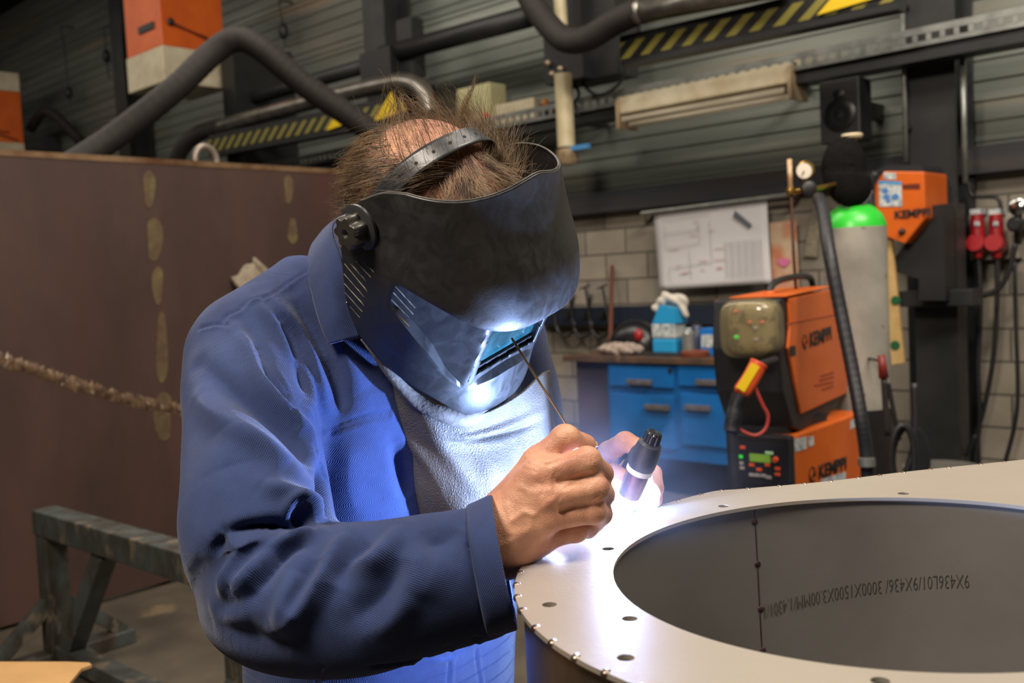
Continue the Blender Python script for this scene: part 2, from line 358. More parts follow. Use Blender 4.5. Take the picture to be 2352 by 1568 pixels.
do=np.roll(outer,-1,0)-np.roll(outer,1,0); on=np.stack([do[:,1],-do[:,0]],1); on/=np.linalg.norm(on,axis=1)[:,None]
m_skirt=mat('inox_skirt',(128,120,112),.33,metal=.85,c2=(92,82,74),nscale=5,stretch=(1,1,.4),rvar=.1)
wallstrip(outer-on*.010,.60,ZF-TH,.003,'outer_wall',m_skirt)
# tack welds along the outer edge + seam bead
b=MB(); b.tube([(*p,ZF-.0045) for p in (outer-on*.003)],.0022,n=8,closed=True); b.build('edge_bead',m_weldseam,ring,smooth=True)
tk=mat('tack_weld',(150,140,128),.3,metal=.9,c2=(80,52,36),nscale=150)
al_=np.r_[0,np.cumsum(np.linalg.norm(np.diff(outer,axis=0),axis=1))]; 
for s_ in np.arange(.02,al_[-1],.036):
    j=int(np.searchsorted(al_,s_))%NT; p=outer[j]; px,py,D=proj((*p,ZF))
    if not(-50<px<2400 and -50<py<1640) or D<.2: continue
    t=MB().ball((p[0]-on[j][0]*.002,p[1]-on[j][1]*.002,ZF-.002),(.0042,.0042,.0034),n=6); t.build('tack_weld',tk,ring,smooth=True)
# vertical seam and its tack marks on the inner wall
def wallhit(x,y):
    d=ray(x,y); best=None
    H=holeW
    for j in range(NT):
        a=H[j]; e=H[(j+1)%NT]-a; A=np.array([[d[0],-e[0]],[d[1],-e[1]]]); 
        try: t,s=np.linalg.solve(A,a-CAM[:2])
        except Exception: continue
        if t>0 and -1e-6<=s<=1+1e-6 and (best is None or t>best[0]): best=(t,j+s)
    t,js=best; return CAM+t*d, js
def wallpt(js,z,off=-.0008):
    j=int(js)%NT; f=js-int(js); p=holeW[j]*(1-f)+holeW[(j+1)%NT]*f; n_=hn[j]; return np.array([p[0]+n_[0]*off,p[1]+n_[1]*off,z])
m_scorch=mat('scorch',(58,36,28),.5,metal=.4,c2=(84,58,70),nscale=60)
pa,ja=wallhit(1733,1172); pb,jb=wallhit(1750,1495)
b=MB(); b.tube([wallpt(ja+(jb-ja)*f,pa[2]+(pb[2]-pa[2])*f,0) for f in np.linspace(0,1,12)],.0007,n=6); b.build('vertical_seam',m_scorch,ring)
for x,y in [(1733,1198),(1740,1295),(1747,1398),(1752,1493)]:
    p,js=wallhit(x,y); c=wallpt(js,p[2],0); n_=hn[int(js)%NT]
    MB().lathe([(.0040,0),(.0036,.0006),(.0012,.0010)],org=c,axis=(-n_[0],-n_[1],0),n=16).build('tack_mark',m_scorch,ring,smooth=True)
# stamped marking, upside down
p1,j1=wallhit(2226,1326); p2,j2=wallhit(1755,1398)
def bendtxt(V):
    x0,x1=V[:,0].min(),V[:,0].max(); h=V[:,1].max()-V[:,1].min(); hh=.0155; out=[]
    for v in V:
        f=(v[0]-x0)/(x1-x0); js=j1+(j2-j1)*f; zc=p1[2]+(p2[2]-p1[2])*f-.004; out.append(wallpt(js,zc+hh/2-(v[1]/h)*hh,-.0006-.0001*v[2]))
    return out
m_ink=mat('ink_print',(76,71,66),.6,metal=.3)
text('stamped_marking','9X436L01/9X436/ 3000X1500X3.00MM/1.4301/1',.1,(0,0,0),(1,0,0),(0,1,0),m_ink,ring,ext=.0,bend=bendtxt,offset=-.0012)
# table carrying the housing
m_tab=mat('table_steel',(70,66,62),.5,metal=.6,c2=(50,44,40),nscale=5)
tb=thing('welding_table','dark steel welding table under the ring housing','table',(-.3,.95,0))
MB().box((-.62,.42,.56),(.10,1.62,.60)).build('table_top',m_tab,tb)
for x in (-.58,.02):
    for y in (.46,1.52): MB().box((x,y,0),(x+.06,y+.06,.56)).build('leg',m_tab,tb)
# ---------------- the welder ----------------
person=thing('person','person in a blue work jacket leaning over the ring, holding rod and torch','person',(-1.02,.81,0))
# helmet / head frame, millimetres: x to the wearer's right, y out of the face, z up along the face
_L=np.array([.64,.37,.67]);_L/=np.linalg.norm(_L);_N=np.array([.71,-.61,-.34]);_N-=_N@_L*_L;_N/=np.linalg.norm(_N)
tc_=lambda v: v[0]*CR+v[1]*CU+v[2]*CF
HX=tc_(-_L);HY=tc_(_N);HZ=np.cross(HX,HY); HO=P(1178,768,1.10); HAX=np.array([HX,HY,HZ])
def hp(x,y,z): return HO+(x*HX+y*HY+z*HZ)/1000
def hl(v): return (np.asarray(v)-HO)@HAX.T*1000
HEADC=(0,-157,58)
def cloth_mat(name,c,c2,dirty):
    m=bpy.data.materials.new(name); m.use_nodes=True; nt=m.node_tree; b=nt.nodes['Principled BSDF']; N=nt.nodes.new; Lk=nt.links.new
    tc=N('ShaderNodeTexCoord'); n=N('ShaderNodeTexNoise'); n.inputs['Scale'].default_value=7; n.inputs['Detail'].default_value=8; n.inputs['Roughness'].default_value=.65; Lk(tc.outputs['Object'],n.inputs[0])
    r=N('ShaderNodeValToRGB'); r.color_ramp.elements[0].position=.35; r.color_ramp.elements[1].position=.68; r.color_ramp.elements[0].color=lin(c); r.color_ramp.elements[1].color=lin(c2); Lk(n.outputs[0],r.inputs[0])
    n4=N('ShaderNodeTexNoise'); n4.inputs['Scale'].default_value=4.3; n4.inputs['Detail'].default_value=6; Lk(tc.outputs['Object'],n4.inputs[0])
    r4=N('ShaderNodeValToRGB'); r4.color_ramp.elements[0].position=.6; r4.color_ramp.elements[1].position=.75; r4.color_ramp.elements[0].color=(0,0,0,1); r4.color_ramp.elements[1].color=(.45,.45,.45,1); Lk(n4.outputs[0],r4.inputs[0])
    mx=N('ShaderNodeMixRGB'); mx.inputs[2].default_value=lin(dirty); Lk(r4.outputs[0],mx.inputs[0]); Lk(r.outputs[0],mx.inputs[1])
    # twill: fine diagonal ribs
    at=N('ShaderNodeAttribute'); at.attribute_name='weave'; mp=N('ShaderNodeMapping'); mp.inputs['Rotation'].default_value=(0,0,.62); Lk(at.outputs['Vector'],mp.inputs[0])
    w=N('ShaderNodeTexWave'); w.inputs['Scale'].default_value=175; w.inputs['Distortion'].default_value=.4; w.inputs['Detail'].default_value=1; w.inputs['Detail Scale'].default_value=.5; Lk(mp.outputs[0],w.inputs[0])
    n2=N('ShaderNodeTexNoise'); n2.inputs['Scale'].default_value=900; Lk(tc.outputs['Object'],n2.inputs[0])
    ad=N('ShaderNodeMath'); ad.operation='ADD'; Lk(w.outputs['Fac'],ad.inputs[0]); Lk(n2.outputs[0],ad.inputs[1])
    m2=N('ShaderNodeMixRGB'); m2.blend_type='MULTIPLY'; m2.inputs[0].default_value=.55; mr=N('ShaderNodeMapRange'); mr.inputs[3].default_value=.68; mr.inputs[4].default_value=1.2; Lk(w.outputs['Fac'],mr.inputs[0]); Lk(mx.outputs[0],m2.inputs[1]); Lk(mr.outputs[0],m2.inputs[2]); Lk(m2.outputs[0],b.inputs['Base Color'])
    bp=N('ShaderNodeBump'); bp.inputs['Strength'].default_value=.45; bp.inputs['Distance'].default_value=.0007; Lk(ad.outputs[0],bp.inputs['Height']); Lk(bp.outputs[0],b.inputs['Normal'])
    b.inputs['Roughness'].default_value=.85; b.inputs['Specular IOR Level'].default_value=.25
    b.inputs['Sheen Weight'].default_value=.15
    return m
m_jacket=cloth_mat('blue_twill',(33,45,82),(48,64,108),(48,47,54))
m_trous=cloth_mat('blue_twill_trousers',(30,44,88),(40,56,104),(50,48,54))
# key points of the sleeves
RS=[P(552,800,1.175),P(566,900,1.115),P(580,1050,1.05),P(592,1185,.995),P(606,1290,.965)]
RF=[P(575,1320,.985),P(640,1365,.955),P(740,1378,.945),P(860,1368,.935),P(1000,1335,.93),P(1140,1303,.926)]
LS=[P(1135,770,1.40),P(1175,900,1.43),P(1195,1010,1.42),P(1215,1110,1.40)]
LF=[P(1200,1110,1.42),P(1270,1140,1.34),P(1330,1150,1.26),P(1375,1150,1.20)]
rs=Tube(RS,[.062,.071,.075,.077,.074],[.060,.070,.074,.076,.072],CR,50)
rf=Tube(RF,[.066,.072,.073,.070,.0665,.0625],[.055,.066,.068,.063,.059,.055],CU,50)
lf=Tube(LF,.058,.055,CU,30); ls=Tube(LS,[.07,.07,.066,.062],[.07,.068,.065,.06],CR,30)
TZ=[.70,.85,1.0,1.13,1.25,1.33,1.39,1.43,1.47]
TC=[(-1.035,.812),(-1.03,.815),(-1.02,.82),(-1.012,.818),(-1.002,.812),(-1.0,.81),(-1.0,.805),(-1.0,.80),(-.995,.80)]
TB=[.205,.200,.200,.200,.205,.205,.185,.135,.085]; TA=[.145,.135,.135,.14,.145,.135,.118,.098,.078]
torso=Tube([(c[0],c[1],z) for c,z in zip(TC,TZ)],TB,TA,(0,1,0),60,power=2.25)
NECKB=np.array([-.995,.80,1.44]); 
cuff_in=Tube([P(1085,1315,.928),P(1160,1298,.925),P(1230,1282,.92)],.053,.046,CU,12)
lcuff_in=Tube([P(1345,1150,1.235),P(1375,1150,1.20),P(1410,1150,1.165)],.048,.045,CU,12)
neck_in=lambda p: ell(p,NECKB+np.array([.01,0,.05]),np.eye(3),(.068,.074,.075))
def jacket_f(p):
    t=torso(p); a=smin(smin(rs(p),rf(p),.02),cone(p,P(572,1235,1.0),P(596,1378,.975),.052,.054),.03); a=smin(smin(t,cone(p,P(690,715,1.22),P(560,800,1.17),.064,.066),.05),a,.016)
    l=smin(ls(p),lf(p),.02); a=smin(a,smin(l,cone(p,P(1000,720,1.33),P(1135,780,1.40),.06,.07),.02),.02)
    a=np.maximum(a,-cuff_in(p)); a=np.maximum(a,-lcuff_in(p)); a=np.maximum(a,-neck_in(p)); return a
V,Q=sdfmesh(jacket_f,(-1.24,.36,.68),(-.52,1.16,1.56),.0062)
V=smooth_v(V,Q,6)
# one level of refinement, then folds and seams pressed into the cloth
def subdiv(V,Q):
    me=bpy.data.meshes.new('t'); me.from_pydata(V.tolist(),[],Q.tolist()); o=bpy.data.objects.new('t',me); COL.objects.link(o)
    md=o.modifiers.new('s','SUBSURF'); md.levels=1; md.render_levels=1; dg=bpy.context.evaluated_depsgraph_get(); dg.update(); e=bpy.data.meshes.new_from_object(o.evaluated_get(dg))
    V2=np.empty(len(e.vertices)*3); e.vertices.foreach_get('co',V2); Q2=np.empty(len(e.polygons)*4,int); e.polygons.foreach_get('vertices',Q2)
    bpy.data.objects.remove(o); bpy.data.meshes.remove(e); return V2.reshape(-1,3),Q2.reshape(-1,4)
V,Q=subdiv(V,Q)
def C2(l,s,ox,oy): return [(ox+x/s,oy+y/s) for x,y in l]
A_=lambda l: C2(l,2.528,400,480)     # reading frames of the two close looks at the sleeve
B_=lambda l: C2(l,2.76,400,1000)
FOLDS=[ # (line, height m, width m, taper)
 (B_([(330,620),(430,600),(560,580),(700,560),(860,566)]),-.013,.010),
 (B_([(250,760),(330,700),(420,655),(520,630),(640,620)]),.007,.016),
 (B_([(330,640),(300,700),(330,730)]),-.008,.012),
 (B_([(720,500),(730,440),(790,420),(900,470),(980,500)]),.007,.008),
 (B_([(760,460),(800,500),(860,540)]),-.010,.009),
 (B_([(560,290),(640,330),(760,380),(880,430),(970,480)]),.007,.014),
 (A_([(130,1080),(240,1190),(400,1310),(560,1400),(700,1490)]),.009,.018),
 (A_([(350,690),(430,790),(500,980),(560,1080),(640,1160),(720,1230),(790,1300),(830,1400)]),.009,.014),
 (A_([(130,890),(300,1020),(480,1140),(640,1260),(760,1400),(800,1500)]),-.010,.018),
 (A_([(480,800),(540,960),(620,1080),(700,1190)]),-.006,.010),
 (A_([(390,640),(500,800),(570,900)]),-.003,.009),
 (A_([(480,530),(560,650),(660,790),(740,930),(790,1080),(790,1180)]),.009,.013),
 (A_([(540,500),(640,600),(740,700),(820,830),(860,1000),(900,1150)]),.009,.015),
 (A_([(600,660),(680,800),(740,960),(780,1100)]),-.009,.011),
 (A_([(690,470),(760,640),(850,800),(920,960),(960,1100),(960,1200)]),-.010,.014),
 (A_([(780,400),(880,620),(960,800),(1040,960),(1100,1080)]),.006,.020),
 (A_([(330,1300),(320,1400),(330,1500)]),.003,.03),
 (B_([(640,720),(560,810),(500,880),(420,960),(380,1000)]),.008,.012),
 (B_([(900,590),(760,650),(640,710)]),.008,.010),
 (B_([(880,680),(760,700),(680,760),(600,870),(520,1000)]),-.007,.013),
 (B_([(490,650),(430,760),(360,880),(330,960),(350,1010)]),.007,.012),
 (B_([(1110,600),(1040,720),(960,880),(880,1000),(790,1110),(720,1190),(620,1250)]),.010,.015),
 (B_([(790,850),(740,970),(690,1090),(640,1200)]),.006,.012),
 (B_([(900,760),(850,900),(800,1040),(740,1130)]),-.006,.014),
 (B_([(1440,570),(1380,690),(1280,790),(1200,810),(1100,790)]),.008,.014),
 (B_([(1250,650),(1150,740),(1060,840),(1000,960)]),-.007,.018),
 (B_([(1520,600),(1540,760),(1510,900),(1440,1060),(1340,1180),(1200,1270)]),.007,.018),
 (B_([(1460,760),(1400,930),(1280,1080),(1120,1180)]),-.007,.022),
 (B_([(1560,600),(1620,680),(1700,660),(1800,560)]),-.005,.018),
 (B_([(1700,760),(1640,900),(1560,1040)]),.003,.02),
 (B_([(200,1100),(330,1130),(500,1150)]),.004,.02),(B_([(230,1200),(380,1250),(560,1300),(760,1330)]),-.004,.022),
 (B_([(430,1010),(330,1080),(230,1130)]),-.005,.016),
 (A_([(860,1320),(900,1310)]),.0,.01),
 # chest below the sleeve
 (B_([(1400,40),(1450,200),(1500,420)]),-.008,.014),(B_([(960,160),(980,330),(960,520)]),-.012,.018),(B_([(1120,30),(1100,300),(1180,560)]),.004,.03)]
SEAMS=[B_([(1862,450),(1890,580),(1905,720),(1922,860),(1948,980),(1978,1130),(2010,1250)]),A_([(150,685),(260,665),(350,690),(450,780),(560,890),(640,1010),(700,1150),(730,1250)]),
 A_([(290,640),(310,610),(380,580),(430,520),(490,497),(520,508)]),A_([(520,508),(640,440),(690,400),(765,360)]),
 A_([(860,1320),(1000,1270),(1130,1220),(1250,1205)]),A_([(870,1290),(1000,1240),(1130,1190),(1250,1180)]),
 A_([(830,1370),(860,1500),(890,1568)]),
 B_([(1915,1300),(1920,1420),(1950,1568)]),B_([(1250,1460),(1500,1440),(1700,1410),(1760,1390)]),B_([(915,1568),(925,1480)]),B_([(1740,1350),(1735,1568)])]
def press(V,Q,lines,N=None):
    N=vnormals(V,Q); Vb=V.copy(); D=np.zeros(len(V))
    for pts,h,w in lines:
        if not h: continue
        sp=spline(pts,max(6,len(pts)*4)); q=np.array([hitmesh(Vb,N,x,y) for x,y in sp])
        k=np.ones(3)/3; 
        for d in range(3): q[1:-1,d]=np.convolve(q[:,d],k,'valid')
        lo,hi=q.min(0)-3*w,q.max(0)+3*w; m=np.where(((Vb>lo)&(Vb<hi)).all(1))[0]
        if not len(m): continue
        best=np.full(len(m),9.); tt=np.zeros(len(m)); n=len(q)-1
        for i in range(n):
            a,b=q[i],q[i+1]; e=b-a; t=np.clip((Vb[m]-a)@e/(e@e+1e-12),0,1); d=np.linalg.norm(Vb[m]-a-t[:,None]*e,axis=1); c=d<best; best[c]=d[c]; tt[c]=(i+t[c])/n
        tap=np.sin(math.pi*np.clip(tt,.04,.96))**.7 if w>.004 else 1.
        D[m]+=h*(np.exp(-(best/w)**2) if w<.004 else .75*np.exp(-(best/(w*.85))**2)+.25*np.exp(-best/(w*.6)))*tap
    return V+N*D[:,None]
V=press(V,Q,[(a,b*1.9,c*.85) for a,b,c in FOLDS])
V=press(V,Q,[(s,-.0030,.0028) for s in SEAMS]+[(C2([(x+5,y+4) for x,y in s],1,0,0),.0020,.003) for s in SEAMS])
# soft irregularity of worn cloth
N=vnormals(V,Q)
nz=np.zeros(len(V)); rr=np.random.default_rng(3)
for k in range(26):
    f=rr.normal(size=3); f/=np.linalg.norm(f); fr=rr.uniform(18,75); ph=rr.uniform(0,6.28); f2=rr.normal(size=3)*9
    nz+=np.sin(V@f*fr+ph+1.5*np.sin(V@f2+ph*2))/fr
V=V+N*(nz*.016)[:,None]
def weave(V,tubes):
    f=np.stack([t(V) for t in tubes],1).argmin(1); W=np.zeros((len(V),3))
    for k,t in enumerate(tubes):
        m=f==k; p=V[m]; d2=((p**2).sum(1)[:,None]-2*p@t.c.T+(t.c**2).sum(1)[None]); i=d2.argmin(1); L=np.linalg.norm(np.diff(t.c,axis=0),axis=1).mean(); d=p-t.c[i]
        s_=-CF; S1=s_-t.T[i]*(t.T[i]@s_)[:,None]; S1/=np.linalg.norm(S1,axis=1)[:,None]; B1=np.cross(t.T[i],S1)
        a=np.arctan2((d*B1).sum(1),(d*S1).sum(1)); W[m,0]=a*(t.ra.mean()+t.rb.mean())/2; W[m,1]=i*L+(d*t.T[i]).sum(1)
    return W
def setweave(o,W):
    at=o.data.attributes.new('weave','FLOAT_VECTOR','POINT'); at.data.foreach_set('vector',W.ravel())
jk=meshobj('work_jacket',V,Q,m_jacket,person,smooth=True,label='blue twill work jacket')
JV,JN=V,N
setweave(jk,weave(V,[rs,rf,ls,lf,torso]))
# cuff: an open band of cloth round the wrist
def band(name,rings,m,parent,n=96,thick=.0025,label=None,wav=0.):
    G=[]; 
    for c,u,v,a,b_ in rings:
        t=np.linspace(0,2*math.pi,n,endpoint=False); w_=1+wav*np.sin(3*t+1)+wav*.6*np.sin(5*t)
        G.append(np.array(c)+((a*w_*np.sign(np.cos(t))*np.abs(np.cos(t))**.9))[:,None]*u+((b_*w_*np.sin(t)))[:,None]*v)
    V=np.vstack(G); k=len(rings); Fc=[(i*n+j,i*n+(j+1)%n,(i+1)*n+(j+1)%n,(i+1)*n+j) for i in range(k-1) for j in range(n)]
    o=meshobj(name,V,Fc,m,parent,smooth=True,label=label); setweave(o,np.array([[((j-n*.25)/n)*2*math.pi*rings[0][3],i*.01,0] for i in range(k) for j in range(n)])); s_=o.modifiers.new('solid','SOLIDIFY'); s_.thickness=thick; s_.offset=0; sb=o.modifiers.new('s','SUBSURF'); sb.levels=1; sb.render_levels=1; return o
def ringat(top,bot,dt,db,depth):
    a,b_=P(*top,dt),P(*bot,db); c=(a+b_)/2; u=(a-b_); h=np.linalg.norm(u)/2; u/=2*h; ax=P(top[0]+50,(top[1]+bot[1])/2,dt)-P(top[0],(top[1]+bot[1])/2,dt); v=np.cross(u,ax); v/=np.linalg.norm(v); return (c,u,v,h,depth)
band('cuff',[ringat((1072,1172),(1126,1458),.93,.92,.055),ringat((1074,1164),(1128,1464),.93,.92,.0590),ringat((1090,1160),(1143,1461),.93,.92,.0595),ringat((1110,1149),(1166,1452),.93,.92,.0585),ringat((1131,1141),(1190,1446),.93,.92,.0585)],m_jacket,jk,wav=.02)
_a,_b=P(1352,1150,1.225),P(1385,1152,1.19); _t=(_b-_a)/np.linalg.norm(_b-_a); _u=CU-_t*(CU@_t); _u/=np.linalg.norm(_u); _v=np.cross(_t,_u)
band('cuff',[(_a-_t*.02,_u,_v,.058,.055),(_a,_u,_v,.060,.057),(_b,_u,_v,.056,.054)],m_jacket,jk,wav=.03)
# buttons / snap at the cuff
m_brass=mat('brass',(176,140,70),.3,metal=.9)
# collar: a folded band standing round the neck
def sheet(name,rows,m,parent,thick=.002,nu=60,nv=24,label=None,disp=None,both=True):
    rows=[spline(r,nu) for r in rows]; g=np.array([spline(np.array([r[i] for r in rows]),nv) for i in range(nu)])
    if disp is not None:
        du=np.gradient(g,axis=0); dv=np.gradient(g,axis=1); n=np.cross(du,dv); n/=np.linalg.norm(n,axis=2)[...,None]+1e-12; g=g+n*disp(nu,nv)[...,None]
    V=g.reshape(-1,3); Fc=[(i*nv+j,(i+1)*nv+j,(i+1)*nv+j+1,i*nv+j+1) for i in range(nu-1) for j in range(nv-1)]
    o=meshobj(name,V,Fc,m,parent,smooth=True,label=label); cu=np.cumsum(np.r_[0,np.linalg.norm(np.diff(g[:,nv//2],axis=0),axis=1)]); cv=np.cumsum(np.r_[0,np.linalg.norm(np.diff(g[nu//2],axis=0),axis=1)]); setweave(o,np.stack(np.broadcast_arrays(cu[:,None],cv[None],0.),-1).reshape(-1,3))
    s=o.modifiers.new("solid","SOLIDIFY"); s.thickness=thick; s.offset=0
    return o
ce=[P(905,520,1.36),P(845,505,1.37),P(800,496,1.33),P(768,508,1.25),P(762,535,1.185),P(785,600,1.135),P(802,690,1.115),P(826,775,1.105)]
cm=[P(905,560,1.38),P(840,535,1.40),P(790,515,1.36),P(748,525,1.26),P(735,570,1.18),P(752,640,1.125),P(768,715,1.105),P(790,782,1.10)]
co_=[P(905,600,1.39),P(835,575,1.41),P(770,545,1.38),P(728,550,1.27),P(708,604,1.185),P(722,690,1.135),P(740,752,1.115),P(757,790,1.107)]
sheet('collar',[ce,cm,co_],m_jacket,jk,thick=.004,nu=80,nv=20)
ci=[p+np.array([0,0,-.09]) for p in ce]
sheet('collar_stand',[[p+np.array([.006,0,-.002]) for p in ce[:6]],[p*.8+q*.2+np.array([.01,0,-.0]) for p,q in zip(ci,ce)][:6]],m_jacket,jk,thick=.003,nu=60,nv=10)
# trousers and boots (below the frame)
tr=[Tube([(-1.035,.81+s*.06,.80),(-1.04,.81+s*.09,.6),(-1.05+.02*s,.81+s*.11,.35),(-1.07+.04*s,.81+s*.12,.07)],[.115,.10,.08,.085],[.12,.11,.085,.09],(0,1,0),24) for s in (-1,1)]
V2,Q2=sdfmesh(lambda p: smin(smin(tr[0](p),tr[1](p),.03),ell(p,(-1.035,.81,.77),np.eye(3),(.135,.18,.09)),.04),(-1.3,.5,.0),(-.8,1.12,.88),.012)
V2=smooth_v(V2,Q2,2); meshobj('trousers',V2,Q2,m_trous,person,smooth=True)
m_boot=mat('boot_leather',(30,26,24),.5,c2=(44,38,34),nscale=20)
for s in (-1,1):
    c=np.array([-1.07+.04*s,.81+s*.12,0]); 
    Vb,Qb=sdfmesh(lambda p: np.maximum(smin(cone(p,c+[-.02,0,.05],c+[.15,.01*s,.045],.048,.043),cone(p,c+[0,0,.06],c+[0,0,.15],.05,.048),.03),.002-p[:,2]),c+[-.1,-.08,-.01],c+[.22,.08,.21],.008); meshobj('boot',Vb,Qb,m_boot,person,smooth=True)
# ---------------- head and neck (part of the body mesh) ----------------
m_skin=None
def skin_mat():
    m=bpy.data.materials.new('skin'); m.use_nodes=True; nt=m.node_tree; b=nt.nodes['Principled BSDF']; N=nt.nodes.new; Lk=nt.links.new
    tc=N('ShaderNodeTexCoord'); n=N('ShaderNodeTexNoise'); n.inputs['Scale'].default_value=28; n.inputs['Detail'].default_value=7; Lk(tc.outputs['Object'],n.inputs[0])
    r=N('ShaderNodeValToRGB'); r.color_ramp.elements[0].position=.36; r.color_ramp.elements[1].position=.66; r.color_ramp.elements[0].color=lin((172,116,92)); r.color_ramp.elements[1].color=lin((204,152,122)); Lk(n.outputs[0],r.inputs[0])
    n3=N('ShaderNodeTexNoise'); n3.inputs['Scale'].default_value=260; n3.inputs['Detail'].default_value=2; Lk(tc.outputs['Object'],n3.inputs[0])
    r3=N('ShaderNodeValToRGB'); r3.color_ramp.elements[0].position=.70; r3.color_ramp.elements[1].position=.76; r3.color_ramp.elements[1].color=(.35,.35,.35,1); Lk(n3.outputs[0],r3.inputs[0])
    mx=N('ShaderNodeMixRGB'); mx.inputs[2].default_value=lin((120,72,54)); Lk(r3.outputs[0],mx.inputs[0]); Lk(r.outputs[0],mx.inputs[1]); Lk(mx.outputs[0],b.inputs['Base Color'])
    v=N('ShaderNodeTexVoronoi'); v.inputs['Scale'].default_value=520; v.feature='DISTANCE_TO_EDGE'; Lk(tc.outputs['Object'],v.inputs[0])
    n2=N('ShaderNodeTexNoise'); n2.inputs['Scale'].default_value=130; n2.inputs['Detail'].default_value=5; Lk(tc.outputs['Object'],n2.inputs[0])
    ad=N('ShaderNodeMath'); ad.operation='MULTIPLY_ADD'; ad.inputs[1].default_value=.9; Lk(v.outputs[0],ad.inputs[0]); Lk(n2.outputs[0],ad.inputs[2])
    bp=N('ShaderNodeBump'); bp.inputs['Strength'].default_value=.5; bp.inputs['Distance'].default_value=.0012; Lk(ad.outputs[0],bp.inputs['Height']); Lk(bp.outputs[0],b.inputs['Normal'])
    b.inputs['Roughness'].default_value=.5; b.inputs['Subsurface Weight'].default_value=.12; b.inputs['Subsurface Radius'].default_value=(.012,.004,.002); b.inputs['Subsurface Scale'].default_value=.5
    return m
m_skin=skin_mat()
NK=[P(825,655,1.27),P(850,560,1.22)]
def head_f(p):
    q=hl(p)/1000; I=np.eye(3); k=lambda x,y,z: np.array([x,y,z])/1000
    f=ell(q,k(0,-160,66),I,k(76,97,100)); f=smin(f,ell(q,k(0,-112,52),I,k(66,62,80)),.03)      # cranium, forehead
    f=smin(f,ell(q,k(0,-108,-10),I,k(56,58,72)),.03); f=smin(f,ell(q,k(0,-72,-62),I,k(24,22,18)),.03)  # face, chin
    f=smin(f,cone(q,k(0,-50,32),k(0,-28,-4),.009,.014),.014)   # nose
    for s in (-1,1):
        f=smin(f,ell(q,k(s*32,-58,44),I,k(20,9,6)),.012)       # brow
        f=-smin(-f,ell(q,k(s*31,-44,26),I,k(15,12,10)),.008)   # eye socket
        f=smin(f,ell(q,k(s*31,-61,25),I,k(12,12,12)),.003)     # eyeball
        f=smin(f,ell(q,k(s*80,-150,22),I,k(7,20,32)),.006)     # ear
        f=smin(f,ell(q,k(s*36,-66,-4),I,k(18,14,14)),.02)      # cheek
    f=smin(f,ell(q,k(0,-50,-38),I,k(24,8,5)),.008); f=-smin(-f,ell(q,k(0,-41,-38),I,k(22,4,1.6)),.004)   # lips, mouth
    f=smin(f,cone(p,hp(0,-175,-10),NK[0],.052,.054),.03); return smin(f,cone(p,NK[0],np.array([-1.0,.80,1.37]),.054,.06),.03)
lo=np.minimum(hp(0,-150,40)-.19,[-1.08,.70,1.34]); hi=np.maximum(hp(0,-150,40)+.19,[-.9,.9,1.5])
HV,HQ=sdfmesh(head_f,lo,hi,.0042); HV=smooth_v(HV,HQ,2)
BODY=[(HV,HQ)]
# core of the body inside the clothes
tcore=Tube([(c[0],c[1],z) for c,z in zip(TC,TZ)][:-2],[v*.8 for v in TB[:-2]],[v*.8 for v in TA[:-2]],(0,1,0),30)
core=lambda p: smin(smin(smin(tcore(p),cone(p,RS[1],RS[3],.045,.042),.03),cone(p,RF[1],RF[4]*.5+RF[5]*.5+CF*.012,.042,.026),.02),smin(cone(p,LS[1],LS[3],.042,.04),cone(p,LF[1],LF[3],.038,.028),.02),.02)
BODY.append(sdfmesh(core,(-1.2,.4,.72),(-.55,1.12,1.46),.012))
# ---------------- hair ----------------
m_hair=mat('hair',(58,42,30),.45,c2=(158,132,100),nscale=55,lo=.3,hi=.7,detail=2,spec=.5)
m_hairg=mat('hair_grey',(92,84,74),.45,c2=(168,158,142),nscale=60,lo=.3,hi=.7,detail=2,spec=.5)
HC=np.array([0,-158,64.]); HRAD=np.array([76,97,101.])
def hair(name,n,sel,field,L,seed,m,r0=.00016,curl=.35,lift=.25,seg=10,clump=0,droop=.0):
    g=np.random.default_rng(seed); V=[];Fc=[];k=0; made=0; cl=[(g.normal(size=3)*curl) for _ in range(60)]
    while made<n:
        d=g.normal(size=3); d/=np.linalg.norm(d); root=HC+d*HRAD*1.0
        if not sel(root,d,g): continue
        made+=1; p=root.copy(); pts=[p.copy()]; ln=g.uniform(*L); st=ln/seg; w=cl[int((d[0]*3+d[1]*5+d[2]*7+20)*4)%60] if clump else g.normal(size=3)*curl
        w=w*.7+g.normal(size=3)*curl*.5; v=None
        for i in range(seg):
            nn=(p-HC)/HRAD**2; nn/=np.linalg.norm(nn); t=np.array(field(p,root)); t=t-nn*(t@nn); t/=np.linalg.norm(t)+1e-9
            s=i/seg; lf=lift*(1-s)-droop*s
            t=t+nn*lf+w*(.25+s); t/=np.linalg.norm(t)
            v=t if v is None else (v*.5+t*.5); v/=np.linalg.norm(v); p=p+v*st
            e=(p-HC)/HRAD; q=np.linalg.norm(e)
            if q<1.02: p=HC+e/q*1.02*HRAD
            pts.append(p.copy())
        W=HO+(np.array(pts)@HAX)/1000
        tg=np.gradient(W,axis=0); a=np.cross(tg,CF); a/=np.linalg.norm(a,axis=1)[:,None]+1e-12; b_=np.cross(tg,a); b_/=np.linalg.norm(b_,axis=1)[:,None]+1e-12
        rad=np.linspace(1,.35,seg+1)[:,None]*r0*g.uniform(.7,1.3)
        ring=np.stack([W+a*rad,W-a*rad*.5+b_*rad*.87,W-a*rad*.5-b_*rad*.87],1).reshape(-1,3)
        V.append(ring); 
        for i in range(seg):
            for j in range(3): Fc.append((k+i*3+j,k+i*3+(j+1)%3,k+(i+1)*3+(j+1)%3,k+(i+1)*3+j))
        k+=3*(seg+1)
    return np.vstack(V),Fc
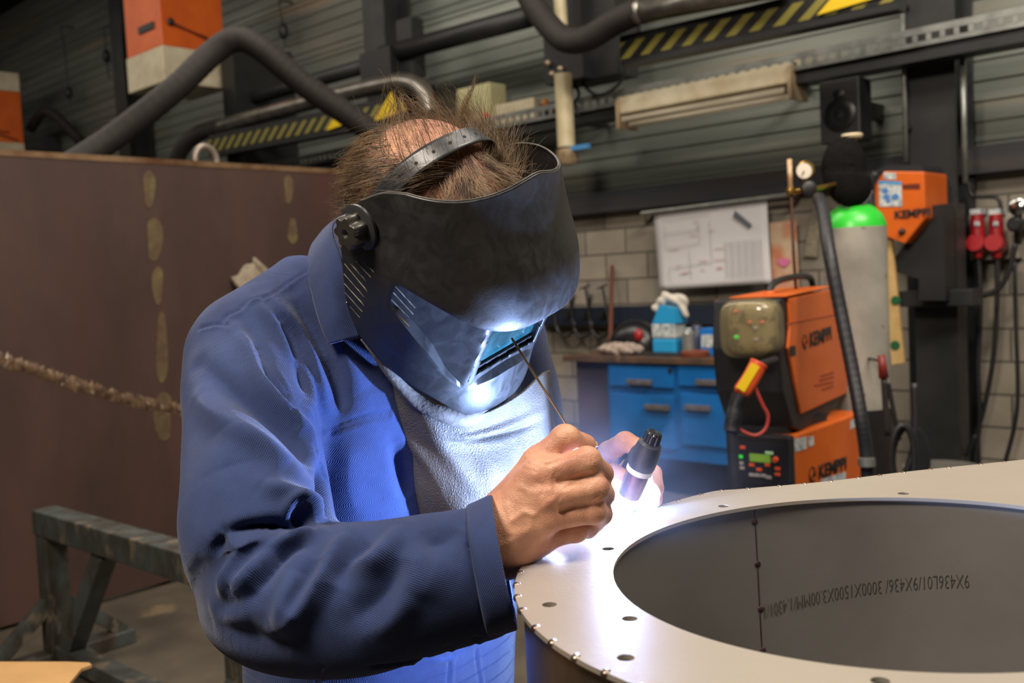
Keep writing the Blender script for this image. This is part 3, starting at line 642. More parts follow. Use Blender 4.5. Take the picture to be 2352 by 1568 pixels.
def bald(p): # thin spot on the crown
    return ((p[0]-2)/44)**2+((p[1]+172)/52)**2<1 and p[2]>90
STRAPY=-128
HAIR=[]
HAIR.append(hair('h',6000,lambda p,d,g: p[2]>-35 and p[1]<STRAPY+8 and (not bald(p)) ,lambda p,r:(.25*np.sign(p[0]+1e-6)*(p[2]/100),-.8,-.75),(40,78),1,m_hair,r0=.00026,curl=.26,lift=.42,clump=1,droop=.05))
HAIR.append(hair('h',220,lambda p,d,g: bald(p),lambda p,r:(.3,-.9,-.1),(22,46),2,m_hair,r0=.00011,curl=.4,lift=.5))
HAIR.append(hair('h',1500,lambda p,d,g: p[1]>STRAPY-4 and p[1]<-84 and p[2]>60,lambda p,r:(.35*np.sign(p[0]),.9,-.25),(44,84),3,m_hair,r0=.00024,curl=.40,lift=.30,clump=1,droop=-.05))
HAIR.append(hair('h',620,lambda p,d,g: p[1]>-180 and p[0]<-30 and p[2]>95,lambda p,r:(-.55,-.2,.6),(44,78),4,m_hair,r0=.00022,curl=.55,lift=.9,droop=-.2))
HAIR.append(hair('h',420,lambda p,d,g: p[1]<-120 and p[2]>120,lambda p,r:(.1,-.4,.5),(40,76),5,m_hair,r0=.00022,curl=.5,lift=1.0,droop=-.2))
HAIR.append(hair('h',520,lambda p,d,g: p[1]>-120 and p[0]<35 and p[2]>95,lambda p,r:(-.5,.8,-.2),(40,66),8,m_hair,r0=.00022,curl=.5,lift=.5,clump=1))
def joinh(name,parts,m):
    V=[];Fc=[];k=0
    for v,f in parts: V.append(v); Fc+= [tuple(i+k for i in q) for q in f]; k+=len(v)
    return meshobj(name,np.vstack(V),Fc,m,person,smooth=True)
joinh('hair',HAIR,m_hair)['kind']='stuff'
joinh('grey_hair',[hair('h',2200,lambda p,d,g: p[2]<62 and p[1]<-140 and p[2]>-40,lambda p,r:(.0,-.6,-.9),(18,34),6,m_hairg,r0=.00024,curl=.3,lift=.4)],m_hairg)['kind']='stuff'
# ---------------- welding helmet ----------------
helmet=thing('welding_helmet','scuffed black welding helmet tilted down on the bent head','helmet',tuple(hp(0,-60,-120)))
m_shell=mat('helmet_plastic',(26,25,25),.34,c2=(34,33,32),nscale=7,rvar=.07,bump=.06,bscale=420,spec=.9)
def shell_mat():
    m=m_shell; nt=m.node_tree; b=nt.nodes['Principled BSDF']; N=nt.nodes.new; Lk=nt.links.new
    tc=nt.nodes['Texture Coordinate']; mp=N('ShaderNodeMapping'); mp.inputs['Scale'].default_value=(38,60,44); mp.inputs['Rotation'].default_value=(.6,.3,.9); Lk(tc.outputs['Object'],mp.inputs[0])
    n=N('ShaderNodeTexNoise'); n.inputs['Scale'].default_value=1; n.inputs['Detail'].default_value=9; n.inputs['Distortion'].default_value=1.2; Lk(mp.outputs[0],n.inputs[0])
    r=N('ShaderNodeMapRange'); r.inputs[1].default_value=.35; r.inputs[2].default_value=.7; r.inputs[3].default_value=.38; r.inputs[4].default_value=.60; Lk(n.outputs[0],r.inputs[0]); Lk(r.outputs[0],b.inputs['Roughness'])
shell_mat()
m_rim=mat('helmet_rim',(96,90,84),.5,c2=(40,40,40),nscale=40)
ZK=[-150,-120,-90,-60,-30,0,30,60,100,135,170,205]
AK=[76,91,105,112,117,120,121.5,122,111,107,97,88]
YK=[0,11,20,11,8,15,24,33,22,-13,-37,-48]
ZT=lambda t: np.interp(abs(t),[0,.17,.35,.52,.73,.94,1.18,1.4,1.5],[197,188,178,170,162,155,142,125,103])
ZB=lambda t: np.interp(abs(t),[0,.12,.30,.46,.61,.79,.94,1.04,1.27,1.41,1.5],[-116,-112,-95,-77,-66,-58,-48,-41,-15,28,60])
ZBR=lambda t: np.interp(abs(t),[0,.08,.2,.4,.57,.7,.92,1.0],[60,58,54,56,63,67,66,60])
ZRI=lambda t: np.interp(abs(t),[0,.2,.3,.47,.62,.8,.92,1.0],[-44,-48,-54,-29,-1,23,38,46])
def sbase(t,z,n=None):
    n=np.interp(z,[60,205],[2.4,1.75])
    a=np.interp(z,ZK,AK); yf=np.interp(z,ZK,YK); yc=-115.; th_=np.clip(t,-1,1)*np.pi/2
    c=np.abs(np.cos(th_))**(2/n); s=np.sign(np.sin(th_))*np.abs(np.sin(th_))**(2/n)
    return np.array([a*s,yc+(yf-yc)*c-max(abs(t)-1,0)*100,z])
def _smt(f,w=.055):
    t=np.linspace(0,1.5,301); tt=np.linspace(-.4,1.9,461); v=np.array([f(min(abs(x),1.5)+(max(x,1.5)-1.5)*0) for x in tt]); k=np.exp(-.5*((np.arange(-40,41)*.005)/w)**2); k/=k.sum(); vs=np.convolve(v,k,'same'); return lambda x: np.interp(abs(x),tt,vs)
ZT=_smt(ZT,.10); ZB=_smt(ZB,.06); ZBR=_smt(ZBR,.06)
# smooth profile lookups
_zk=np.array(ZK,float)
def _sm(arr):
    z=np.linspace(-150,205,200); v=np.interp(z,_zk,arr); k=np.exp(-.5*(np.arange(-12,13)/5.)**2); k/=k.sum(); vp=np.r_[2*v[0]-v[12:0:-1],v,2*v[-1]-v[-2:-14:-1]]; return z,np.convolve(vp,k,'valid')
_z,_a_=_sm(AK); _,_y_=_sm(YK); ZK,AK,YK=_z,_a_,_y_
def recess(t,z,p):
    """flat-sided window recess: inside of the line (60,0)-(121,-88) and of the plane y=0"""
    x=abs(p[0]); 
    if abs(t)>.95: return p
    # follow the ray from the head axis to the recess outline
    d=np.array([p[0],p[1]+115.]); best=1.
    A_1=(60,0-115+115)  # corner in axis-centred coords handled below
    # plane y=0 -> y'=115 ; side plane through (60,115),(121,27)
    if d[1]>1: best=min(best,115./d[1])
    nx,ny=88.,61.; c=nx*60+ny*115.; s=nx*abs(d[0])+ny*d[1]
    if s>1e-6: best=min(best,c/s)
    return np.array([d[0]*best,d[1]*best-115.,z])
cols=np.unique(np.r_[np.linspace(-1.5,1.5,241)]); nc=len(cols)
G=[]
def rowset(t):
    zb,zr,zo,zt=ZB(t),ZRI(t),ZBR(t),ZT(t); zr=max(zr,zb+6); zo=max(zo,zr+4) ; out=[]
    act=abs(t)<.96
    for f in np.linspace(0,1,34): out.append((zb+(zr-3.5-zb)*f,0))
    for f in np.linspace(0,1,50): out.append((zr+1.5+(zo-2.0-zr-1.5)*f,1))
    for f in np.linspace(0,1,60): 
        z=zo+.8+(zt-zo-.8)*f; out.append((z,0))
    return [(z,m and act) for z,m in out]
for t in cols:
    col=[]
    for z,m in rowset(t):
        p=sbase(t,z)
        if m: p=recess(t,z,p)
        col.append(hp(*p))
    G.append(col)
G=np.array(G); nr=G.shape[1]; lensmask=np.zeros((nc,nr),bool)
for i,t in enumerate(cols):
    for j,(z,m) in enumerate(rowset(t)):
        if m:
            q=recess(t,z,sbase(t,z))
            if abs(q[0])<54 and q[1]>-1.5 and z>-37: lensmask[i,j]=True
Fc=[]
for i in range(nc-1):
    for j in range(nr-1):
        if lensmask[i,j] and lensmask[i+1,j] and lensmask[i,j+1] and lensmask[i+1,j+1]: continue
        Fc.append((i*nr+j,(i+1)*nr+j,(i+1)*nr+j+1,i*nr+j+1))
sh=meshobj('shell',G.reshape(-1,3),Fc,m_shell,helmet,smooth=32)
sm_=sh.modifiers.new('solid','SOLIDIFY'); sm_.thickness=.0026; sm_.offset=-1 
# worn light edge of the shell
b=MB(); b.tube([hp(*(sbase(t,ZT(t)+.4))) for t in np.linspace(-1.5,1.5,160)],.0011,n=8); b.build('rim',m_rim,helmet,smooth=True)
# lens and its frame
m_lens=mat('lens_glass',(22,52,54),.14,c2=(52,92,94),nscale=26,lo=.45,hi=.75,spec=.9,coat=.5)
m_frame=mat('frame_plastic',(44,44,46),.35,c2=(60,60,62),nscale=20)
def hbox(x0,x1,y0,y1,z0,z1): 
    m=MB(); m.box((x0,y0,z0),(x1,y1,z1)); m.V=[HO+np.vstack(m.V)@HAX/1000]; m.F=[f[::-1] for f in m.F]; return m
hbox(-57,57,-9,-6.5,-32,62).build('lens',m_lens,helmet)
fr=MB()
for a in [(-60,-54,-8,1.2,-40,58),(54,60,-8,1.2,-40,58),(-60,60,-8,1.4,-44,-38)]: fr.add(hbox(*a).V[0],hbox(*a).F)
fr.build('lens_frame',m_frame,helmet,bevel=.0008)
g_=hbox(-53,53,-9,-3.0,-37.5,-31); g_.build('gap_shade',mat('gap_dark',(12,12,12),.6),helmet)  # dark bar put in for the shade of the gap below the lens
# air slots: pale grooves on the cheek and beside the window
m_slot=mat('slot_edge',(150,142,116),.5,c2=(96,90,74),nscale=60)
def onshell(x,y,lift=.4,rec=False):
    v=G.reshape(-1,3)-CAM; D=v@CF; px=CXP+FPX*(v@CR)/D; py=CYP-FPX*(v@CU)/D; d=np.hypot(px-x,py-y); m=d<5
    if not m.any(): m=d<12
    if not m.any(): return None
    Dm=D[m].min(); return P(x,y,Dm-.0014)
def mirror(q): l=hl(q); l[:,0]*=-1; return HO+l@HAX/1000
def slots(lines,name):
    for side in (0,1):
        b=MB()
        for (x0,y0),(x1,y1) in lines:
            pts=[onshell(x0+(x1-x0)*f,y0+(y1-y0)*f) for f in np.linspace(0,1,7)]; pts=[p for p in pts if p is not None]
            if len(pts)<3: continue
            pts=np.array(pts); pts=mirror(pts) if side else pts
            b.tube(pts,.0009,n=5)
        if b.V: b.build(name,m_slot,helmet)
c5=lambda l:[((740+a/3.41,200+b/3.41),(740+c/3.41,200+d/3.41)) for a,b,c,d in l]
c6=lambda l:[((740+a/3.675,600+b/3.675),(740+c/3.675,600+d/3.675)) for a,b,c,d in l]
slots(c6([(352,0,450,105),(288,0,435,160),(225,0,415,215),(190,20,395,268),(185,105,378,322),(187,185,358,374),(195,262,340,424),(205,345,322,474)]),'cheek_slots')
slots(c6([(618,210,785,392),(600,262,768,445),(585,322,755,497),(640,455,735,550)]),'window_slots')
# fluted knob at the pivot, both sides
m_knob=mat('knob_plastic',(52,50,46),.35,c2=(64,60,54),nscale=30,rvar=.05)
for s in (1,-1):
    c=hp(s*120,-152,86); ax=HX*s; V=[];n=72
    u=HY;v=HZ
    prof=[(0,1.0),(.002,1.06),(.016,1.0),(.0175,.93),(.0178,.3),(.015,.12)]
    ths=np.arange(n)*2*math.pi/n; lob=1+.13*np.cos(7*ths)
    for h,k in prof:
        V.append(c+ax*h+(.0165*k*(lob if k>.8 else 1))[:,None]*(np.cos(ths)[:,None]*u+np.sin(ths)[:,None]*v) if k>.8 else c+ax*h+.0165*k*(np.cos(ths)[:,None]*u+np.sin(ths)[:,None]*v))
    V=np.vstack(V); Fc=[(i*n+j,i*n+(j+1)%n,(i+1)*n+(j+1)%n,(i+1)*n+j) for i in range(len(prof)-1) for j in range(n)]+[tuple(range((len(prof)-1)*n,len(prof)*n))]
    if s<0: Fc=[f[::-1] for f in Fc]
    meshobj('tension_knob',V,Fc,m_knob,helmet,smooth=35)
    # pivot plate under the knob
    b=MB(); b.lathe([(.026,-.002),(.026,.001),(.023,.0025)],org=hp(s*119,-152,86),axis=HX*s,n=40); b.build('pivot_plate',m_frame,helmet,smooth=35)
# headband: crown strap, side straps and rear ratchet
m_strap=mat('strap_plastic',(44,46,50),.38,c2=(58,60,64),nscale=14,rvar=.06,spec=.6)
def strap(name,pts,wdirs,w,parent,holes=None,thick=1.6,nu=80):
    c=spline(np.array(pts,float),nu); wd=spline(np.array(wdirs,float),nu); T=np.gradient(c,axis=0); wd-=T*((wd*T).sum(1)/(T*T).sum(1))[:,None]; wd/=np.linalg.norm(wd,axis=1)[:,None]
    k=7; g=[c+wd*w*(j/(k-1)-.5) for j in range(k)]; V=np.array(g).transpose(1,0,2).reshape(-1,3); V=HO+V@HAX/1000
    Fc=[(i*k+j,(i+1)*k+j,(i+1)*k+j+1,i*k+j+1) for i in range(nu-1) for j in range(k-1)]
    o=meshobj(name,V,Fc,m_strap,parent,smooth=35); s_=o.modifiers.new('solid','SOLIDIFY'); s_.thickness=thick/1000; s_.offset=0
    return o,c,wd
cr=[]
for a in np.linspace(-100,100,15):
    r=math.radians(a); x=math.sin(r)*88; z=66+math.cos(r)*109; cr.append((x,-166+26*math.cos(r)**2,z))
# slight lean of the strap
so,sc,sw=strap('crown_strap',[(104,-168,60)]+[p for p in cr[::-1]][1:-1]+[(-104,-168,60)],[(0,1,.0)]*15,25,helmet)
m_hole=mat('hole_black',(6,6,6),.8)
for i in (14,19,24,29,34,39,44):
    c=sc[i]; T=sc[i+1]-sc[i-1]; T/=np.linalg.norm(T); nrm=np.cross(T,sw[i]); nrm/=np.linalg.norm(nrm)
    if nrm@(c-HC)<0: nrm=-nrm
    w_=HO+(c+nrm*.85)@HAX/1000; MB().lathe([(.0019,0),(.0019,.0003)],org=w_,axis=nrm@HAX,n=16).build('strap_hole',m_hole,helmet)
strap('head_band',[(118,-152,84),(100,-170,66),(84,-203,50),(58,-234,42),(0,-256,36),(-58,-234,42),(-84,-203,50),(-100,-170,66),(-118,-152,84)],[(0,0,1)]*9,24,helmet,nu=90)
hb=MB(); hb.add(hbox(-24,24,-276,-262,12,60).V[0],hbox(-24,24,-276,-262,12,60).F); hb.build('ratchet',m_black,helmet,bevel=.003)
# ---------------- leather bib ----------------
def leather():
    m=bpy.data.materials.new('grey_leather'); m.use_nodes=True; nt=m.node_tree; b=nt.nodes['Principled BSDF']; N=nt.nodes.new; Lk=nt.links.new
    tc=N('ShaderNodeTexCoord'); n=N('ShaderNodeTexNoise'); n.inputs['Scale'].default_value=14; n.inputs['Detail'].default_value=9; Lk(tc.outputs['Object'],n.inputs[0])
    r=N('ShaderNodeValToRGB'); r.color_ramp.elements[0].position=.35; r.color_ramp.elements[1].position=.65; r.color_ramp.elements[0].color=lin((68,63,58)); r.color_ramp.elements[1].color=lin((92,86,80)); Lk(n.outputs[0],r.inputs[0]); Lk(r.outputs[0],b.inputs['Base Color'])
    v=N('ShaderNodeTexVoronoi'); v.inputs['Scale'].default_value=330; v.feature='DISTANCE_TO_EDGE'; Lk(tc.outputs['Object'],v.inputs[0])
    n2=N('ShaderNodeTexNoise'); n2.inputs['Scale'].default_value=60; n2.inputs['Detail'].default_value=6; Lk(tc.outputs['Object'],n2.inputs[0])
    ad=N('ShaderNodeMath'); ad.operation='MULTIPLY_ADD'; ad.inputs[1].default_value=1.2; Lk(v.outputs[0],ad.inputs[0]); Lk(n2.outputs[0],ad.inputs[2])
    bp=N('ShaderNodeBump'); bp.inputs['Strength'].default_value=.6; bp.inputs['Distance'].default_value=.0015; Lk(ad.outputs[0],bp.inputs['Height']); Lk(bp.outputs[0],b.inputs['Normal']); b.inputs['Roughness'].default_value=.6
    return m
m_leather=leather()
rows=[[P(880,850,1.172),P(908,868,1.137),P(960,925,1.122),P(1040,955,1.127),P(1120,945,1.142),P(1200,900,1.182),P(1240,860,1.225),P(1262,850,1.275)],
 [P(880,900,1.204),P(905,925,1.154),P(960,965,1.129),P(1040,1000,1.134),P(1110,985,1.149),P(1190,950,1.184),P(1240,925,1.210),P(1268,915,1.270)],
 [P(890,980,1.204),P(898,975,1.174),P(950,1010,1.144),P(1030,1035,1.139),P(1110,1030,1.154),P(1180,1010,1.184),P(1240,985,1.204),P(1272,970,1.264)],
 [P(900,1060,1.206),P(918,1060,1.176),P(970,1075,1.146),P(1040,1090,1.136),P(1120,1090,1.146),P(1190,1080,1.176),P(1240,1060,1.194),P(1275,1040,1.254)],
 [P(930,1130,1.196),P(940,1130,1.176),P(990,1150,1.146),P(1060,1165,1.136),P(1130,1170,1.146),P(1200,1170,1.166),P(1240,1150,1.184),P(1270,1130,1.234)],
 [P(955,1195,1.190),P(968,1200,1.170),P(1010,1215,1.150),P(1080,1225,1.140),P(1140,1230,1.140),P(1200,1235,1.160),P(1240,1225,1.172),P(1265,1210,1.212)]]
def bibd(nu,nv):
    u=np.linspace(0,1,nu)[:,None]; v=np.linspace(0,1,nv)[None]; a=.0
    g=lambda x,w: np.exp(-(x/w)**2)
    d=.006*g(u-.15-.28*v,.035)*g(v-.22,.3)-.006*g(u-.10-.30*v,.03)*g(v-.22,.25)
    d+=.006*g(v-.17-.10*np.sin(2.9*(u-.3)),.035)*g(u-.62,.16)-.008*g(v-.24-.10*np.sin(2.9*(u-.3)),.03)*g(u-.64,.13)
    d+=.006*g(u-.30-.30*v,.05)*g(v-.45,.3)-.004*g(u-.45-.1*v,.07)*g(v-.7,.3)+.005*g(u-.86,.04)*g(v-.6,.5)+.002*np.sin(u*17+v*6)*v
    return -d
bib=sheet('leather_bib',rows,m_leather,helmet,thick=.003,nu=150,nv=120,disp=bibd)
# rolled leather edge under the chin of the shell
b=MB(); rp=spline([P(834,775,1.105),P(865,815,1.105),P(905,868,1.11),P(955,918,1.12),P(1010,946,1.125),P(1060,960,1.135),P(1100,950,1.145),P(1140,925,1.16)],60)
b.tube(rp,np.interp(np.linspace(0,1,60),[0,.3,.6,.8,1],[.004,.006,.011,.011,.005]),n=14); b.build('rolled_edge',mat('pale_leather',(128,120,110),.75,c2=(88,82,76),nscale=30,bump=.6,bscale=160),helmet,smooth=True)
# ---------------- hands ----------------
def finger(p,js,rs_,k=.006):
    f=None
    for i in range(len(js)-1):
        c=cone(p,js[i],js[i+1],rs_[i],rs_[i+1]); f=c if f is None else smin(f,c,k)
    return f
W_=P(1150,1238,.940)
RW=[P(1080,1250,.935),P(1150,1238,.938)]
idx=[P(1238,1088,.930),P(1348,1058,.928),P(1380,1088,.955),P(1374,1112,.978)]
mid=[P(1250,1145,.922),P(1366,1120,.928),P(1384,1135,.955),P(1372,1158,.978)]
rin=[P(1252,1192,.924),P(1362,1172,.934),P(1380,1180,.958),P(1366,1200,.98)]
pin=[P(1240,1238,.942),P(1322,1216,.950),P(1350,1210,.968),P(1350,1216,.985)]
thb=[P(1165,1165,.955),P(1236,1062,.955),P(1298,1008,.955),P(1344,1022,.972)]
def bulge(p,c,r): return np.linalg.norm(p-c,axis=1)-r
def rhand(p):
    f=cone(p,P(1085,1262,.936),W_,.024,.027)
    f=smin(f,cone(p,P(1090,1248,.94),P(1150,1215,.944),.022,.024),.02); f=smin(f,cone(p,P(1090,1275,.94),P(1155,1262,.944),.022,.023),.02)
    # palm slab: wrist to the four knuckles, thumb base
    for k,(n,r0,r1) in enumerate(((idx,.022,.0165),(mid,.022,.0160),(rin,.022,.0155),(pin,.022,.0155))):
        off=[P(1150,1195,.945),P(1150,1222,.940),P(1152,1250,.940),P(1156,1272,.945)][k]
        f=smin(f,cone(p,off,n[0],r0,r1),.014)
    f=smin(f,cone(p,P(1175,1180,.975),P(1235,1150,.97),.026,.024),.02)
    f=smin(f,cone(p,P(1185,1240,.968),P(1250,1215,.965),.024,.020),.018)
    for n,r in ((idx,(.0132,.0128,.0120,.0108)),(mid,(.0128,.0124,.0116,.0104)),(rin,(.0124,.0120,.0112,.0102)),(pin,(.0124,.0112,.0104,.0096))):
        g=finger(p,n,r,.004); g=smin(g,bulge(p,n[1]-CF*.0008,r[1]*1.05),.004); f=smin(f,g,.0032)
    t=finger(p,thb,(.021,.0155,.0128,.0112),.006); t=smin(t,bulge(p,thb[2]+CU*.0005,.0132),.005)
    f=smin(f,t,.009)
    for n in (idx,mid,rin): f=smin(f,bulge(p,n[0]-CF*.0055,.0115),.008)      # knuckles
    return f
_b=np.array([P(x,y,D) for x in (1015,1415) for y in (965,1340) for D in (.875,1.02)]); lo=_b.min(0)-.008; hi=_b.max(0)+.008
RV,RQ=sdfmesh(rhand,lo,hi,.0018); RV=smooth_v(RV,RQ,3)
# creases, tendons and veins on the back of the hand
D_=lambda l: C2(l,3.484,1100,900)
VEIN=[(D_([(250,1120),(250,1050),(300,1000),(370,960),(440,980)]),.0012,.0032),(D_([(220,900),(240,960),(250,1020)]),.0010,.003),(D_([(370,960),(420,1000),(400,1090),(290,1130)]),.0008,.003),(D_([(160,1240),(300,1170),(420,1100)]),.001,.004),(D_([(440,980),(540,900),(600,860)]),.0009,.0035),(D_([(330,760),(430,800),(560,780)]),.0008,.004)]
CRS=[(D_([(690,760),(720,745),(800,690),(880,655)]),-.0020,.0022),(D_([(660,965),(760,925),(850,880),(960,830)]),-.0022,.0022),(D_([(560,570),(640,540),(720,490),(850,450)]),-.0020,.0020),
 (D_([(360,440),(400,500),(480,560),(570,580)]),-.0012,.0016),(D_([(330,500),(380,560),(470,600)]),-.0010,.0016),(D_([(300,560),(360,610),(450,630)]),-.0009,.0016),(D_([(400,430),(450,490),(520,530)]),-.0008,.0014),
 (D_([(860,490),(870,520),(865,560)]),-.0007,.0012),(D_([(890,480),(905,520),(900,560)]),-.0007,.0012),(D_([(835,500),(840,530)]),-.0006,.0012),(D_([(870,690),(880,720),(875,750)]),-.0007,.0012),(D_([(895,690),(905,715)]),-.0006,.0012),
 (D_([(620,640),(600,700),(610,760)]),-.0008,.002),(D_([(650,840),(640,900),(650,950)]),-.0008,.002),(D_([(700,330),(720,350),(710,380)]),-.0006,.0012),(D_([(640,300),(650,330)]),-.0005,.0012),(D_([(470,720),(520,760),(500,820)]),-.0007,.002)]
RV=press(RV,RQ,VEIN); RV=press(RV,RQ,CRS)
BODY.append((RV,RQ))
# left hand, behind and around the torch
TA_=P(1500,1002,1.045); TB_=WELD+np.array([-.002,0,.012]); tax=(TB_-TA_)/np.linalg.norm(TB_-TA_)
LW=P(1365,1150,1.215)
lidx=[P(1388,1095,1.165),P(1398,1038,1.135),P(1436,1014,1.105),P(1472,1030,1.085)]
lmid=[P(1400,1125,1.175),P(1450,1075,1.165),P(1497,1088,1.14),P(1506,1122,1.115)]
lrin=[P(1405,1150,1.175),P(1455,1110,1.17),P(1500,1118,1.145),P(1503,1146,1.120)]
lpin=[P(1398,1172,1.165),P(1440,1150,1.165),P(1478,1152,1.15),P(1486,1166,1.13)]
lth=[P(1370,1150,1.19),P(1378,1125,1.15),P(1408,1092,1.115),P(1436,1102,1.092)]
def lhand(p):
    f=cone(p,P(1325,1150,1.26),LW,.028,.027)
    for n in (lidx,lmid,lrin,lpin): f=smin(f,cone(p,LW,n[0],.024,.017),.016)
    f=smin(f,cone(p,P(1380,1165,1.175),P(1402,1150,1.16),.024,.020),.015)
    for n,r in ((lidx,(.0135,.0125,.0115,.0100)),(lmid,(.0135,.0125,.0115,.0100)),(lrin,(.0130,.0120,.011,.0098)),(lpin,(.012,.011,.0100,.009)),(lth,(.020,.0165,.0135,.0118))):
        f=smin(f,finger(p,n,r,.004),.004)
    return f
pts=np.array([P(1290,1210,1.3),P(1290,980,1.3),P(1530,980,1.05),P(1530,1210,1.05),P(1290,1210,1.05),P(1530,980,1.2)])
LV,LQ=sdfmesh(lhand,pts.min(0)-.03,pts.max(0)+.03,.0022); LV=smooth_v(LV,LQ,3)
BODY.append((LV,LQ))
V=np.vstack([v for v,q in BODY]); k=0; Qs=[]
for v,q in BODY: Qs.append(q+k); k+=len(v)
body=meshobj('body',V,np.vstack(Qs),m_skin,person,smooth=True)
# nails
m_nail=mat('nail',(206,160,140),.3,c2=(190,140,118),nscale=90)
def nail(c,d,n,w,l):
    d=d/np.linalg.norm(d); n=n-d*(n@d); n/=np.linalg.norm(n); s=np.cross(d,n); g=[]
    for i in np.linspace(-1,1,9):
        for j in np.linspace(-1,1,9):
            ww=w*math.sqrt(max(0,1-(abs(i)**3)*.5)); g.append(c+d*i*l+s*j*ww+n*(-.28*w*j*j-.0003*i*i))
    Fc=[(a*9+b_,a*9+b_+1,(a+1)*9+b_+1,(a+1)*9+b_) for a in range(8) for b_ in range(8)]
    o=meshobj('fingernail',g,Fc,m_nail,body,smooth=True); s_=o.modifiers.new('s','SOLIDIFY'); s_.thickness=.0006; s_.offset=0
nail(thb[3]+(CU*.004+CR*.008-CF*.002),(thb[3]-thb[2]),CU*.6+CR*.9-CF*.1,.0052,.006)
nail(lidx[3]-CF*.009+CU*.002,(lidx[3]-lidx[2]),-CF+CU*.4,.005,.0055)
nail(lth[3]-CF*.0105,(lth[3]-lth[2]),-CF+CU*.2,.0058,.0065)
# ---------------- torch ----------------
torch=thing('welding_torch','short black welding torch with white collar, held upright over the glowing weld','torch',tuple(TB_))
m_rub=mat('torch_rubber',(40,40,44),.5,c2=(52,52,58),nscale=30,bump=.2,bscale=300)
m_cer=mat('white_ceramic',(225,222,214),.35)
m_noz=mat('nozzle_glass',(92,72,84),.22,metal=.5,c2=(126,98,104),nscale=40,rvar=.06)
Lt=np.linalg.norm(TB_-TA_)
def seg(prof,name,m,n=40): MB().lathe([(r,h*Lt) for r,h in prof],org=TA_,axis=tax,n=n).build(name,m,torch,smooth=32)
# fluted back cap
n=60; ths=np.arange(n)*2*math.pi/n; u=np.cross(tax,[0,0,1.]); u/=np.linalg.norm(u); v=np.cross(tax,u)
V=[];pr=[(.001,-.05,0),(.0065,-.06,0),(.0085,-.04,1),(.0090,.02,1),(.0094,.085,1),(.0094,.09,0),(.001,.09,0)]
for r,h,l in pr: 
    rr_=r*(1+.07*np.sign(np.sin(11*ths))*l); V.append(TA_+tax*h*Lt+rr_[:,None]*(np.cos(ths)[:,None]*u+np.sin(ths)[:,None]*v))
V=np.vstack(V); meshobj('back_cap',V,[(i*n+j,i*n+(j+1)%n,(i+1)*n+(j+1)%n,(i+1)*n+j) for i in range(len(pr)-1) for j in range(n)],mat('cap_black',(20,20,22),.3),torch,smooth=30)
seg([(.0096,.07),(.0128,.10),(.0140,.18),(.0150,.30),(.0150,.40),(.0142,.435)],'torch_body',m_rub)
seg([(.0128,.42),(.0142,.43),(.0144,.50),(.0130,.51)],'insulator_ring',m_cer)
seg([(.0128,.50),(.0130,.60),(.0130,.74),(.0127,.84),(.0112,.84),(.0110,.60)],'nozzle',m_noz)
seg([(.0001,.60),(.0012,.61),(.0012,.93),(.0003,.985)],'electrode',mat('tungsten',(150,150,155),.3,metal=1))
# handle runs from the torch body back through the fist
hA=TA_+tax*Lt*.30; hb_=[hA,hA+CF*.03-CR*.002,P(1440,1090,1.15),P(1400,1135,1.20),P(1380,1185,1.27)]
MB().tube(spline(hb_,20),[.011]*20,n=20).build('handle',m_rub,torch,smooth=True)
hose=spline([P(1380,1185,1.27),P(1395,1300,1.33),(-.88,1.12,.60),(-1.0,1.35,.15),(-1.1,1.7,.03),(-1.4,2.4,.02)],60); MB().tube(hose,.008,n=12).build('hose',m_rub,torch,smooth=True)
MB().tube([hA+CF*.004-u*.0125+tax*.012,hA+tax*.04+CF*.004-u*.0125],.0018,n=8).build('switch_strip',mat('red_plastic',(190,48,40),.4),torch,smooth=True)
# arc core (the light it gives is the lamp at the top of this script)
m_arc=mat('arc_plasma',(255,255,255),.5,emit=(214,226,255),estr=60.)
ab=MB(); ab.ball(WELD+np.array([-.002,-.001,.006]),(.0075,.0075,.0075),n=12); arcc=ab.build('welding_arc',m_arc,None,smooth=True); tag(arcc,'blinding blue-white welding arc at the torch tip','arc')
# ---------------- filler rod ----------------
rp0=P(1175,776,1.035); rp1=P(1412,1142,1.045); rp1=WELD+np.array([-.006,-.004,.006])
m_rod=mat('filler_wire',(176,150,96),.3,metal=.85,c2=(140,120,84),nscale=40)
rd=MB().tube([rp0+(rp1-rp0)*f for f in np.linspace(0,1,12)],.0013,n=10).build('filler_rod',m_rod,None,smooth=True); tag(rd,'thin brass-coloured filler rod pinched in the near hand, pointing at the helmet window','rod')

